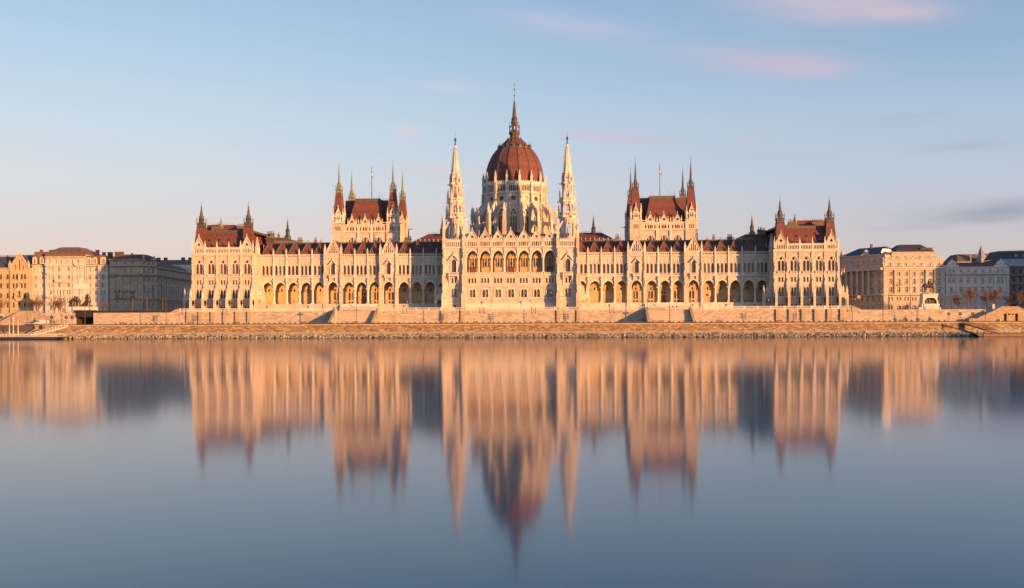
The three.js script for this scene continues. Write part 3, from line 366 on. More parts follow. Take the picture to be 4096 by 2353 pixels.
/* assembly halls: square blocks with four corner towers behind the wings */
function hall(s) {
  const G = group('assembly_hall', PB), C = 63.5, X = x => s * x, Z = -16.6, metal = s < 0 ? MAT.copperGreen : MAT.copperBrown, bx = [-5.6, 0.1, 5.75];
  // front and (same pattern) rear, side walls
  const face = (half, ds, ry, ox, oz, front) => {
    const b = new B(s).at(C + ox, 0, oz, ry), hs = []; for (const d of ds) { for (const [q, w, t] of [[-1.15, .82, 41.2], [0, 1, 42.2], [1.15, .82, 41.2]]) hs.push(arch(d + q, 35, w, t - .8, t)); hs.push(circle(d - 1.0, 41.75, .26), circle(d + 1.0, 41.75, .26)); for (const q of [-1.95, -.72, 0, .72, 1.95]) hs.push(arch(d + q, 45.1, .5, 46.4, 46.8)); }
    b.ext([[-half, 20], [half, 20], [half, 47.7], [-half, 47.7]], -.9, 0, hs); mesh('wall', b, MAT.stone, G);
    const m = new B(s).at(C + ox, 0, oz, ry); for (const d of ds) archBand(m, d, 3.7, 40.3, 42.5, .36, 0, .22, 5); m.box(-half, half, 44.45, 44.95, 0, .4); m.box(-half, half, 47.5, 47.85, -.9, .3); for (let k = 0; k < half * 5; k++) m.cbox(-half + .2 + k * .4, .2, 44.15, 44.45, .12, .24); for (const d of [(ds[0] + ds[1]) / 2, (ds[1] + ds[2]) / 2]) m.box(d - .5, d + .5, 20, 44.6, 0, .5); mesh('moulding', m, MAT.trim, G);
    const pos = (dx, dz) => [X(C + ox + dx * Math.cos(ry) + dz * Math.sin(ry)), oz - dx * Math.sin(ry) + dz * Math.cos(ry)];
    for (const d of ds) {
      for (const [q, w, t] of [[-1.15, .82, 6.2], [0, 1, 7.2], [1.15, .82, 6.2]]) { const [x, z] = pos(d + q, -.45); lancet(G, w, t, t - .8, x, 35, z, s * ry, MAT.glass, MAT.iron); }
      const gb = new B(s).at(C + ox, 0, oz, ry); gb.ext([[d - 1.55, 47.7], [d + 1.55, 47.7], [d + 1.55, 48.3], [d, 51.2], [d - 1.55, 48.3]], -.35, .1, [foil(d, 49.0, .62, 3)]); gableEdge(gb, d, 1.55, 48.2, 51.2, -.4, .2, .18, 7); mesh('gable', gb, MAT.stone, G);
      { const [x, z] = pos(d, -.25); mesh('gable_backing', memo('gbk', () => new B().ext([[-1.3, 47.8], [1.3, 47.8], [1.3, 48.4], [0, 50.6], [-1.3, 48.4]], -.03, .03).geo()), MAT.dark, G, x, 0, z, s * ry); }
      for (const q of [-1.75, 1.75]) { const [x, z] = pos(d + q, -.1); pinnacle(G, .42, 3, x, 47.6, z); }
    }
    for (const d of [(ds[0] + ds[1]) / 2, (ds[1] + ds[2]) / 2]) { const [x, z] = pos(d, 0); pinnacle(G, .5, 2.6, x, 47.7, z); }
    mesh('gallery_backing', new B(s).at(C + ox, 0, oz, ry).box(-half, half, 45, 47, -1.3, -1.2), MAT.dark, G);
  };
  face(9.6, bx, 0, 0, Z, true); face(9.6, bx, Math.PI, 0, -47.6); for (const q of [-1, 1]) face(11, [-6, 0, 6], q * Math.PI / 2, q * 13.3, -32);
  // corner towers
  for (const [i, z] of [[-1, -18.66], [1, -18.66], [-1, -45.5], [1, -45.5]]) {
    const x = C + i * 11.68, b = new B(s), m = new B(s); b.at(x, 0, z);
    b.box(-2.5, 2.5, 20, 48.7, -2.5, 2.5); b.box(-2.2, 2.2, 48.6, 52.2, -2.2, 2.2); for (const [p, q] of [[1, 1], [1, -1], [-1, 1], [-1, -1]]) { b.box(p * 2.1 - .5, p * 2.1 + .5, 20, 48.6, q * 2.1 - .5, q * 2.1 + .5); }
    mesh('tower_wall', b, MAT.stone, G); m.at(x, 0, z);
    m.sq(0, 0, [[2.6, 44.5], [2.72, 44.6], [2.72, 44.85], [2.6, 44.95]]); m.sq(0, 0, [[2.6, 48.2], [2.85, 48.5], [2.85, 48.8], [2.3, 48.9]]); m.sq(0, 0, [[2.3, 51.0], [2.4, 51.1], [2.4, 51.3], [2.25, 51.4]]);
    for (let q = 0; q < 4; q++) { m.at(x, 0, z, q * Math.PI / 2); m.ext([[-1.05, 48.7], [1.05, 48.7], [1.05, 52.4], [0, 54.9], [-1.05, 52.4]], 2.1, 2.55, [arch(-.38, 49.9, .5, 51.4, 51.8), arch(.38, 49.9, .5, 51.4, 51.8), foil(0, 52.9, .42, 3)]); gableEdge(m, 0, 1.05, 52.3, 54.9, 2.1, 2.65, .14, 6); m.box(-2.4, 2.4, 43.2, 43.35, 2.5, 2.58); for (const e of [-1.2, -.4, .4, 1.2]) m.ext([[e - .28, 43.3], [e + .28, 43.3], [e + .28, 42.6], [e, 42.2], [e - .28, 42.6]], 2.5, 2.58); m.box(2.5, 4.1, 48.35, 48.6, 2.3, 2.6); }
    mesh('tower_moulding', m, MAT.trim, G);
    for (let q = 0; q < 4; q++) { const a = q * Math.PI / 2, f = (u, v) => [X(x + u * Math.cos(a) + v * Math.sin(a)), z - u * Math.sin(a) + v * Math.cos(a)]; for (const u of [-.8, 0, .8]) { const [px, pz] = f(u, 2.52); mesh('window_pane', memo('slit', () => new B().ext(arch(0, 0, .34, 1.6, 1.95), -.03, .03).geo()), MAT.dark, G, px, 45.1, pz, s * a); } for (const u of [-1.6, 1.6]) { const [px, pz] = f(u, 2.22); mesh('window_pane', memo('slit2', () => new B().ext(arch(0, 0, .62, .5, .9), -.03, .03).geo()), MAT.dark, G, px, 50, pz, s * a); mesh('window_pane', memo('slit3', () => new B().ext(foil(0, 0, .26), -.03, .03).geo()), MAT.dark, G, px, 49.4, pz, s * a); } { const [px, pz] = f(0, 2.25); mesh('window_pane', memo('slit4', () => new B().box(-.8, .8, 0, 3.4, -.02, .02).geo()), MAT.dark, G, px, 49.8, pz, s * a); } }
    for (const [p, q] of [[1, 1], [1, -1], [-1, 1], [-1, -1]]) pinnacle(G, .62, 5.4, X(x + p * 2.05), 49.5, z + q * 2.05); 
    copperSpire(G, X(x), z, 2.1, 51.6, 1.22, 61.6, 75.9, metal);
  }
  // mansard roof on a cross plan
  const r = new B(s), P = (x, y, z) => [C + x, y, z]; const fr = (x0, x1, z0, z1, tx0, tx1, tz0, tz1) => { const y = 47.6, t = 58.4; r.quad(P(x0, y, z1), P(x1, y, z1), P(tx1, t, tz1), P(tx0, t, tz1)); r.quad(P(x1, y, z0), P(x0, y, z0), P(tx0, t, tz0), P(tx1, t, tz0)); r.quad(P(x1, y, z1), P(x1, y, z0), P(tx1, t, tz0), P(tx1, t, tz1)); r.quad(P(x0, y, z0), P(x0, y, z1), P(tx0, t, tz1), P(tx0, t, tz0)); };
  fr(-7.6, 7.6, -46, -17.6, -5.3, 5.3, -41.5, -22); fr(-12.4, 12.4, -42, -22.4, -10.4, 10.4, -38, -26.5); mesh('mansard_roof', r, MAT.tile, G);
  mesh('roof_crown', new B(s).box(C - 5.45, C + 5.45, 58.2, 59.5, -41.6, -21.8).box(C - 10.55, C + 10.55, 58.2, 59.2, -38.2, -26.3), MAT.copper, G); mesh('snow_guard', new B(s).box(C - 6.8, C + 6.8, 50.7, 50.9, -18.9, -18.2), MAT.iron, G);
  for (const e of [-1, 1]) { mesh('ridge_cap', new B(s).bar(P(e * 7.6, 47.6, -17.6), P(e * 5.3, 58.4, -22), .3), MAT.copper, G); cresting(G, 4.6, X(C + e * 8), 59.2, -26.5, 0, 1.05); }
  cresting(G, 10.6, X(C), 59.5, -22, 0, 1.15);
}
hall(-1); hall(1);

/* central river front with loggia and gables */
{
  const G = group('central_block', PB), Z = 10, bays = [-3, -2, -1, 0, 1, 2, 3].map(k => k * 5.15);
  const b = new B(), hs = []; for (const x of bays) { for (const q of [-.62, .62]) hs.push(arch(x + q, 15.75, .98, 18.2, 18.85), rect(x + q, 11.7, .8, 12.6)); for (const q of [-1.2, 0, 1.2]) hs.push(rect(x + q, 21.3, .68, 23.4)); }
  b.ext([[-18.6, 10.3], [18.6, 10.3], [18.6, 24.4], [-18.6, 24.4]], Z - .9, Z, hs); mesh('wall', b, MAT.stone, G);
  for (const x of bays) { for (const q of [-.62, .62]) { lancet(G, .98, 3.1, 2.45, x + q, 15.75, Z - .5); squareWindow(G, .8, .9, x + q, 11.7, Z - .4, 0, MAT.glass, MAT.iron); } for (const q of [-1.2, 0, 1.2]) squareWindow(G, .68, 2.1, x + q, 21.3, Z - .45); mesh('chandelier', memo('chand', () => { const c = new B(); for (const [a, y] of [[0, 0], [-.2, .25], [.2, .25], [0, .3], [-.25, .6], [.25, .6], [0, .62], [0, .9], [-.12, .1], [.14, .45]]) c.cbox(a, .11, 17 + y, 17.13 + y, 0, .05); return c.geo(); }), MAT.lampGlow ??= new THREE.MeshStandardMaterial({ color: 0x201400, emissive: new THREE.Color().setRGB(1, .68, .1), emissiveIntensity: .35 }), G, x + .62, 0, Z - .36); }
  const m = new B(); m.box(-18.6, 18.6, 13.2, 13.4, Z, Z + .3); m.box(-18.6, 18.6, 10.3, 13.2, Z, Z + .18 - .02 + .0); m.box(-18.6, 18.6, 15.35, 15.6, Z, Z + .25); m.box(-18.6, 18.6, 20.95, 21.2, Z, Z + .22); m.box(-18.6, 18.6, 24.3, 24.7, Z - .9, Z + .6);
  for (const x of bays) { archBand(m, x, 2.5, 18.1, 19.2, .28, Z, Z + .2, 2.6); m.ext(rect(x, 21.2, 3.5, 23.7), Z, Z + .14, [rect(x, 21.3, 3.2, 23.5)]); m.cbox(x, .2, 15.7, 18.3, Z - .2, .3); }
  // basement openings show through the plinth band: cut by raising the band in pieces
  mesh('moulding', (() => { const t = new B(); t.p = m.p; return t; })(), MAT.trim, G);
  // loggia: columns, arches, back wall, windows, doors
  for (const x of bays) {
    const w = memo('logbay', () => { const g = new B(), h = [foil(0, 39.95, .62, 6)]; for (const q of [-1.6, -.8, .8, 1.6]) h.push(arch(q, 36.15, .44, 37.6, 38.05)); h.push(rect(0, 36.15, .5, 37.9)); g.ext([[-2.575, 31.8], ...arch(0, 31.8, 4.15, 31.9, 34.55, 8), [2.575, 31.8], [2.575, 38.7], [2.3, 38.9], [0, 42.5], [-2.3, 38.9], [-2.575, 38.7]], -.6, 0, h); return g.geo(); }); mesh('loggia_wall', w, MAT.stone, G, x, 0, Z);
    mesh('gable_backing', memo('logback', () => new B().ext([[-2.3, 36.1], [2.3, 36.1], [2.3, 38.6], [0, 41.9], [-2.3, 38.6]], -.04, .04).geo()), MAT.stoneWarm, G, x, 0, Z - .5);
    mesh('window_pane', memo('logslot', () => new B().box(-.24, .24, 36.15, 37.9, -.02, .02).geo()), MAT.dark, G, x, 0, Z - .42); mesh('window_pane', memo('logfoil', () => new B().ext(circle(0, 39.95, .6), -.02, .02).geo()), MAT.glass, G, x, 0, Z - .42);
    const t = memo('logtrim', () => { const g = new B(); archBand(g, 0, 4.15, 31.9, 34.55, .42, 0, .2); archBand(g, 0, 3.75, 31.9, 34.3, .2, -.58, -.1); g.box(-2.3, 2.3, 35.75, 36.1, 0, .3); for (let k = 0; k < 12; k++) g.cbox(-2.05 + k * .37, .18, 35.5, 35.75, .09, .18); return g.geo(); }); mesh('loggia_moulding', t, MAT.trim, G, x, 0, Z); mesh('gable_coping', memo('logcop', () => gableEdge(new B(), 0, 2.3, 38.75, 42.5, -.6, .25, .22, 10).geo()), MAT.trim, G, x, 0, Z);
    for (const q of [-1, 0, 1]) lancet(G, .66, 3.7, 3.15, x + q, 28, 5.2, 0, MAT.glass); oculus(G, .68, x, 32.9, 5.2, 0, MAT.glassPale); balustrade(G, 4.5, x, 24.7, Z + .3, 0, .95);
    mesh('gable_roof', memo('loggr', () => new B().quad([2.3, 38.6, -.6], [2.3, 38.6, -9], [0, 42.2, -9], [0, 42.2, -.6]).quad([-2.3, 38.6, -9], [-2.3, 38.6, -.6], [0, 42.2, -.6], [0, 42.2, -9]).geo()), MAT.tileDark, G, x, 0, Z);
  }
  for (let k = -4; k <= 4; k++) { const x = (k) * 5.15 + (k < 0 ? 2.575 : -2.575); if (k === 0) continue; mesh('column', memo('lcol', () => { const c = new B(); c.box(-.55, .55, 24.6, 25.9, -.5, .5); c.lathe(10, 0, 0, [[.46, 25.9], [.38, 26.2], [.36, 30.8], [.44, 31], [.58, 31.6]]); c.box(-.6, .6, 31.5, 31.9, -.55, .55); return c.geo(); }), MAT.trim, G, x, 0, Z - .3); niche(G, x, 32.6, Z + .25); pinnacle(G, .45, 2.6, x, 37.9, Z - .1); }
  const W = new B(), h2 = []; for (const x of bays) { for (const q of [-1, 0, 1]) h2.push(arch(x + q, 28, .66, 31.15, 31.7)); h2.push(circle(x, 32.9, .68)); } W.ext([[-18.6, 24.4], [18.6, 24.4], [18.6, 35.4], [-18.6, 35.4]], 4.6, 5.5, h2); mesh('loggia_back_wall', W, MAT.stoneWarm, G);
  const lt = new B(); for (const x of bays) archBand(lt, x, 3.4, 32, 34.2, .25, 5.5, 5.75, 6.2); mesh('loggia_arch', lt, MAT.stoneWarm, G);
  for (const x of [bays[0], bays[3], bays[6]]) { mesh('door_surround', new B().ext(rect(0, 24.7, 2.3, 28), 5.5, 5.7, [rect(0, 24.72, 1.8, 27.4)]).box(-1.3, 1.3, 27.6, 28, 5.5, 5.9), MAT.wood, G, x); for (const q of [-.46, .46]) mesh('door', memo('ldoor', () => new B().box(-.44, .44, 24.7, 27.3, 5.5, 5.6).box(-.3, .3, 25, 27, 5.6, 5.64).geo()), MAT.door, G, x + q); }
  mesh('loggia_floor', new B().box(-18.6, 18.6, 24.1, 24.42, 5.5, Z - .9), MAT.stone, G); mesh('loggia_ceiling', new B().box(-18.6, 18.6, 35.4, 35.8, 4.6, Z - .6), MAT.stoneWarm, G);
  for (const x of [-18.6, ...bays.slice(1).map(v => v - 2.575), 18.6]) mesh('vault_rib', memo('lrib', () => { const g = new B(); g.at(0, 0, 0, Math.PI / 2); g.ext([[-9.4, 31.8], ...arch(-7.45, 31.8, 3.6, 31.9, 34.4).slice(1, -1), [-5.5, 31.8], [-5.5, 35.4], [-9.4, 35.4]], -.25, .25); return g.geo(); }), MAT.stoneWarm, G, x);
  mesh('main_roof', new B().quad([-18.6, 36, 4], [18.6, 36, 4], [18.6, 42, -4], [-18.6, 42, -4]).quad([-18.6, 42, -4], [18.6, 42, -4], [18.6, 42, -12], [-18.6, 42, -12]), MAT.tileDark, G);
  mesh('side_wall', new B().box(-27, -26.2, 10.3, 38.8, -20, 3).box(-27, -18.6, 10.3, 38.8, -.8, 0), MAT.stone, G); mesh('side_wall', new B().box(26.2, 27, 10.3, 38.8, -20, 3).box(18.6, 27, 10.3, 38.8, -.8, 0), MAT.stone, G); mesh('roof_deck', new B().box(-26.2, 26.2, 38.3, 38.8, -20, 4.4), MAT.copper, G);
}
/* stair towers with openwork spires on both sides of the river front */
function spireTower(s) {
  const G = group('spire_tower', PB), C = 22.7, X = x => s * x, Z = 11.4;
  const b = new B(s).at(C, 0, 0); const hs = [arch(0, 25.75, 2, 29.6, 31), ...[-.65, .65].map(q => arch(q, 15.75, .9, 18.5, 19.2)), ...[-.6, .6].map(q => rect(q, 21.35, .7, 23.4)), rect(-.3, 11.7, .9, 12.6)];
  b.ext([[-3.9, 10.3], [3.9, 10.3], [3.9, 38.9], [-3.9, 38.9]], Z - 1.6, Z - .6, hs); b.box(-3.9, -3, 10.3, 38.9, 0, Z - 1.6).box(3, 3.9, 10.3, 38.9, 0, Z - 1.6).box(-3.9, 3.9, 38.4, 38.9, 0, Z - 1.6); mesh('wall', b, MAT.stone, G);
  lancet(G, 2, 5.25, 3.85, X(C), 25.75, Z - 1.1); for (const q of [-.65, .65]) lancet(G, .9, 3.45, 2.75, X(C) + q, 15.75, Z - 1.05); for (const q of [-.6, .6]) squareWindow(G, .7, 2.05, X(C) + q, 21.35, Z - 1.05); squareWindow(G, .9, .9, X(C) - .3 * s, 11.7, Z - 1.0, 0, MAT.glass, MAT.iron);
  const m = new B(s).at(C, 0, Z - .6); archBand(m, 0, 2, 29.6, 31, .4, 0, .3, 4); for (const e of [-1, 1]) m.ext([[e * 2.2, 30.4], [e * 1.75, 30.4], [0, 32.6], [0, 33.2]], 0, .9); m.cbox(0, .2, 33, 34.2, .3, .2); archBand(m, 0, 2.5, 18.4, 19.4, .28, 0, .2, 2.7); m.ext(rect(0, 21.1, 2.2, 23.7), 0, .14, [rect(0, 21.3, 1.95, 23.5)]);
  m.box(-2.1, 2.1, 24.2, 24.65, 0, 1.3); for (const e of [-1.75, 1.75]) m.ext([[e - .25, 20.4], [e + .25, 20.4], [e + .25, 24.2], [e - .25, 24.2]], 0, .35).box(e - .25, e + .25, 22.6, 24.2, 0, .8).box(e - .25, e + .25, 23.4, 24.2, 0, 1.15); for (const y of [15.4, 20.95, 13.2]) m.box(-3.3, 3.3, y, y + .22, 0, .2); m.box(-3.3, 3.3, 35.3, 35.75, 0, .45); for (let k = 0; k < 17; k++) m.cbox(-3.1 + k * .39, .18, 35.05, 35.3, .1, .2);
  mesh('moulding', m, MAT.trim, G); balustrade(G, 4, X(C), 24.65, Z + .45, 0, 1);
  const gl = new B(s).at(C, 0, Z - .3), gh = []; for (let k = 0; k < 8; k++) gh.push(arch(-2.73 + k * .78, 35.95, .46, 37.5, 37.95)); const top = [[-3.2, 35.75], [3.2, 35.75], [3.2, 38.4]]; for (let k = 7; k >= 0; k--) top.push([-2.73 + k * .78 + .06, 39.2], [-2.73 + k * .78 - .06, 39.2], [-2.73 + k * .78 - .39, 38.4]); gl.ext(top, -.18, .12, gh); mesh('gallery', gl, MAT.trim, G); mesh('gallery_backing', new B(s).at(C, 0, Z - .75).box(-3.2, 3.2, 35.7, 38.2, -.05, .05), MAT.stoneWarm, G);
  for (const e of [-1, 1]) {      // corner buttresses, stepped, with slender pinnacles
    const u = new B(s).at(C + e * 3.9, 0, 0); u.box(-.75, .75, 10.3, 17, 6, Z + 2.6).box(-.66, .66, 17, 24.4, 6, Z + 1.1).box(-.6, .6, 24.4, 39.5, 6, Z + .35).box(-.8, .8, 15.4, 15.75, 6, Z + 2.7).box(-.7, .7, 24.2, 24.6, 6, Z + 1.2).box(-.66, .66, 35.2, 35.7, 6, Z + .5); u.ext([[-.66, 17], [.66, 17], [0, 18.6]], Z + 1.1, Z + 2.4); u.ext([[-.6, 24.4], [.6, 24.4], [0, 26]], Z + .35, Z + 1); mesh('buttress', u, MAT.stone, G);
    pinnacle(G, .8, 4.6, X(C + e * 3.9), 17.4, Z + 1.9); pinnacle(G, .7, 4.4, X(C + e * 3.9), 24.7, Z + .85); pinnacle(G, .85, 9.6, X(C + e * 4), 39, Z - .6); pinnacle(G, .85, 9.6, X(C + e * 4), 38.9, 1.6); niche(G, X(C + e * 3.9), 31.6, Z + .55);
    mesh('flying_strut', new B(s).at(C, 0, Z - .9).ext([[e * 3.8, 43.2], [e * 3.8, 41.6], [e * 2.6, 44.2], [e * 1.9, 45.4], [e * 1.9, 46.2], [e * 2.8, 45]], -.3, .3), MAT.trim, G); mesh('flying_strut', new B(s).at(C, 0, 1.6).ext([[e * 3.8, 43.2], [e * 3.8, 41.6], [e * 2.6, 44.2], [e * 1.9, 45.4], [e * 1.9, 46.2], [e * 2.8, 45]], -.3, .3), MAT.trim, G);
    if (e > 0) { const f = new B(s); const q = e; f.ext([[C + 4.3, 10.4], [C + 5.0, 10.4], ...arch(C + 6, 10.4, 1.9, 13.6, 14.9).slice(1, -1), [C + 7.05, 10.4], [C + 8.1, 10.4], [C + 8.1, 15.8], [C + 6.6, 17.2], [C + 5.3, 20.6], [C + 4.9, 24], [C + 4.3, 24]], 8.6, 9.7); mesh('buttress', f, MAT.stone, G); pinnacle(G, .75, 4.6, X(C + 7.6), 15.8, 9.15); pinnacle(G, .6, 3.4, X(C + 6.2), 17, 9.15); }
  }
  // octagonal openwork spire
  const cz = 3.4, oct = (ap, y0, y1, holes) => { for (let q = 0; q < 8; q++) { const f = memo(`octf${ap},${y0},${y1}`, () => { const hw = ap * Math.tan(Math.PI / 8); return new B().ext([[-hw, y0], [hw, y0], [hw, y1], [-hw, y1]], -.35, 0, holes(hw)).geo(); }); const a = q * Math.PI / 4; mesh('spire_wall', f, MAT.stone, G, X(C) + Math.sin(a) * ap, 0, cz + Math.cos(a) * ap, a); } };
  oct(3.15, 38.8, 48.4, hw => [arch(-.38, 40.2, .56, 45.2, 45.9), arch(.38, 40.2, .56, 45.2, 45.9), foil(0, 46.4, .34)]);
  oct(2.75, 48.4, 54.8, hw => [arch(-.3, 50, .46, 52.6, 53.1), arch(.3, 50, .46, 52.6, 53.1)]); oct(2.15, 54.8, 62, hw => [arch(0, 57, .5, 60.3, 60.9)]); oct(1.95, 62, 65.9, hw => [-.45, 0, .45].map(q => arch(q, 62.5, .26, 64, 64.3)));
  const st = new B().at(X(C), 0, cz); for (const [ap, y] of [[3.15, 48.1], [2.75, 54.5], [2.15, 61.7]]) st.oct(0, 0, [[ap, y - .8], [ap + .5, y - .1], [ap + .55, y + .25], [ap - .1, y + .3]]); st.oct(0, 0, [[1.95, 65.6], [2.05, 65.7], [2.05, 65.9], [1.6, 66]]);
  for (let q = 0; q < 8; q++) { st.at(X(C), 0, cz, q * Math.PI / 4); st.cbox(0, .3, 38.8, 48, 3.5, .01); } st.at(X(C), 0, cz); mesh('spire_moulding', st, MAT.trim, G);
  for (const [ap, y, h] of [[3.5, 48.4, 1.7], [3.1, 54.8, 1.2]]) for (let q = 0; q < 8; q++) { const a = q * Math.PI / 4; mesh('parapet', memo(`par${ap}`, () => { const hw = ap * Math.tan(Math.PI / 8), g = new B(), h2 = [-.66, -.22, .22, .66].map(e => arch(e * hw * 1.1, y + .25, hw * .3, y + h * .6, y + h * .78)); return g.ext([[-hw, y], [hw, y], [hw, y + h], [-hw, y + h]], -.12, .08, h2).geo(); }), MAT.trim, G, X(C) + Math.sin(a) * ap, 0, cz + Math.cos(a) * ap, a); }
  for (let q = 0; q < 8; q++) { const a = (q + .5) * Math.PI / 4, P = (r, w, h, y) => pinnacle(G, w, h, X(C) + Math.sin(a) * r, y, cz + Math.cos(a) * r); P(3.85, .6, 6.2, 48.2); P(3.35, .52, 5.6, 54.7); P(2.3, .42, 4.4, 62); mesh('gargoyle', memo('garg', () => new B().box(-.12, .12, -.15, .15, 0, 1.5).box(-.16, .16, -.05, .25, 1.2, 1.6).geo()), MAT.trim, G, X(C) + Math.sin(a) * 3.4, 48, cz + Math.cos(a) * 3.4, a); if (q % 2) mesh('gargoyle', cache.garg, MAT.trim, G, X(C) + Math.sin(a) * 2.9, 54.4, cz + Math.cos(a) * 2.9, a); mesh('gargoyle', cache.garg, MAT.trim, G, X(C) + Math.sin(a) * 2.1, 61.7, cz + Math.cos(a) * 2.1, a); }
  const sp = new B().at(X(C), 0, cz); sp.oct(0, 0, [[1.62, 65.9], [.36, 77.4], [.46, 77.6], [.3, 77.9]]); for (let j = 0; j < 14; j++) { const f = .03 + j * .068, y = lerp(65.9, 77.4, f), r = lerp(1.62, .36, f) + .12; for (let q = 0; q < 8; q++) { sp.at(X(C), 0, cz, (q + .5) * Math.PI / 4); sp.cbox(0, .3, y, y + .26, r + .08, .5); } } mesh('spire_cone', sp, MAT.trim, G);
  const fg = new B().at(X(C), 0, cz); fg.oct(0, 0, [[.36, 77.8], [.4, 78.2], [.16, 78.4], [.2, 79.2], [.3, 79.5], [.36, 80], [.34, 80.4], [.12, 80.55], [.17, 80.75], [.14, 81], [.03, 81.1]]); fg.bar([.3, 80.3, 0], [.42, 79.7, .1], .14).bar([-.3, 80.3, 0], [-.42, 79.6, .1], .14).bar([0, 81, 0], [0, 83, 0], .06); mesh('bronze_figure', fg, MAT.bronze, G);
}
spireTower(-1); spireTower(1);

/* dome on its sixteen-sided drum with flying buttresses */
{
  const G = group('dome', PB, 0, 0, 0), cz = -30, N = 16, at = (r, a) => [Math.sin(a) * r, cz + Math.cos(a) * r];
  mesh('base_wall', new B().lathe(16, 0, cz, [[20, 28], [20, 42.4]]), MAT.stone, G); mesh('base_roof', new B().lathe(16, 0, cz, [[20.4, 42.2], [13.4, 44.2]]), MAT.copper, G);
  const hw = 13.4 * Math.tan(Math.PI / 16), faceG = new B().ext([[-hw, 40], [hw, 40], [hw, 66], [-hw, 66]], -.8, 0, [foil(0, 58.6, 1.15, 8), ...[-.98, 0, .98].map(q => arch(q, 43, .76, q ? 50.2 : 50.4, q ? 50.9 : 51.2)), circle(-.72, 52.3, .48), circle(.72, 52.3, .48), circle(0, 53.45, .5), ...[-1.52, -.76, 0, .76, 1.52].map(q => arch(q, 61.8, .5, 63.8, 64.3))]).geo();
  const trimG = (() => { const t = new B(); archBand(t, 0, 3.4, 51.3, 54.3, .4, 0, .3, 8); t.ext(circle(0, 58.6, 1.75, 20), 0, .2, [circle(0, 58.6, 1.4, 20)]); t.box(-hw, hw, 56, 56.25, 0, .35); t.box(-hw, hw, 60.9, 61.3, 0, .5); for (let k = 0; k < 10; k++) t.cbox(-2.25 + k * .5, .24, 60.5, 60.9, .15, .3); return t.geo(); })(), crestG = (() => { const t = new B(), top = [[-hw, 64.7], [hw, 64.7], [hw, 65.2]]; for (let k = 4; k >= 0; k--) top.push([(k - 2) * 1.0 + .08, 66.3], [(k - 2) * 1.0 - .08, 66.3], [(k - 2) * 1.0 - .5, 65.3]); return t.ext(top, -.1, .35).geo(); })();
  const roseG = new B().ext(circle(0, 58.6, 1.2, 16), -.02, .02).geo(), winG = new B().ext(rect(0, 42.9, 3.2, 54.1), -.02, .02).geo(), galG = new B().box(-2.2, 2.2, 61.6, 64.6, -.02, .02).geo(), ribG = (() => { const b = new B(); for (const q of [-.98, 0, .98]) { b.cbox(q, .05, 43, 50.6, .05, .05); for (let y = 44.4; y < 50.5; y += 1.45) b.cbox(q, .78, y, y + .06, .05, .05); } for (let k = 0; k < 8; k++) { const a = k * Math.PI / 4; b.bar([0, 58.6, .05], [1.1 * Math.sin(a), 58.6 + 1.1 * Math.cos(a), .05], .06); } return b.geo(); })();
  for (let i = 0; i < N; i++) {
    const a = i * 2 * Math.PI / N, [x, z] = at(13.4, a), [xi, zi] = at(12.95, a); if (Math.cos(a) < -.75) continue;
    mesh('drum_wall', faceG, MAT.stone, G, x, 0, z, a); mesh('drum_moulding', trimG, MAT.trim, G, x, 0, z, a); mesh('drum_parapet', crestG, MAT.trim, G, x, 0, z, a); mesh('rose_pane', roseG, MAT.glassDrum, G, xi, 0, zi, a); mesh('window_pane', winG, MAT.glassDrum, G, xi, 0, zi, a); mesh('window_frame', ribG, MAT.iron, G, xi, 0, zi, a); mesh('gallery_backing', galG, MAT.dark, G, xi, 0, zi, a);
  }
  for (let i = 0; i < N; i++) {
    const a = (i + .5) * 2 * Math.PI / N; if (Math.cos(a) < -.7) continue;
    const P = memo('dpier', () => { const b = new B(); b.box(-.62, .62, 40, 60.8, 13.2, 14.4); b.box(-.5, .5, 60.8, 66, 13.2, 14.3); b.box(-.72, .72, 60.7, 61.3, 13.2, 14.6); b.sq(0, 14.2, [[.3, 57], [.5, 57.4], [.42, 60], [.05, 61.6]]); return b.geo(); }); mesh('drum_pier', P, MAT.stone, G, 0, 0, cz, a); { const [x, z] = at(13.9, a); pinnacle(G, .9, 5.2, x, 65.5, z); }
    const Q = memo('dflyer', () => { const b = new B(); b.at(0, 0, 0, -Math.PI / 2); // outline in (radius, y)
      b.ext([[14.2, 57.6], [18.3, 52.8], [18.3, 51.6], [17.2, 52.4], ...[0, .25, .5, .75, 1].map(t => [lerp(17.2, 14.4, t), 50.2 + 5.2 * Math.sin(t * Math.PI / 2) * .55 + t * 1.6]), [14.2, 56]], -.3, .3);
      b.ext([[14.2, 49.2], [18.3, 48.2], [18.3, 47.2], ...[0, .2, .4, .6, .8, 1].map(t => [18.1 - t * 3.7, 45.4 + 2 * Math.sin(t * Math.PI)]), [14.2, 47.8]], -.3, .3); return b.geo(); }); mesh('flying_buttress', Q, MAT.trim, G, 0, 0, cz, a);
    const U = memo('dout', () => { const b = new B(); b.box(-.72, .72, 38, 48.4, 18, 19.7).box(-.6, .6, 48.4, 52, 18.05, 19.4).box(-.8, .8, 48.1, 48.5, 17.9, 19.8).box(-.7, .7, 51.7, 52.2, 17.95, 19.5); b.ext([[-.6, 52], [.6, 52], [0, 53.4]], 18.2, 19.4); return b.geo(); }); mesh('buttress_pier', U, MAT.stone, G, 0, 0, cz, a); { const [x, z] = at(18.8, a); pinnacle(G, .9, 4.6, x, 52, z); }
  }
  const prof = [[12.7, 65], [12.78, 68], [12.6, 70], [12.2, 72.2], [11.6, 74.4], [10.8, 76.4], [9.85, 78.3], [8.6, 80.1], [7.2, 81.6], [5.4, 83.4], [3.9, 84.9], [2.9, 86]];
  mesh('dome_shell', new B().lathe(16, 0, cz, prof), MAT.tile, G);
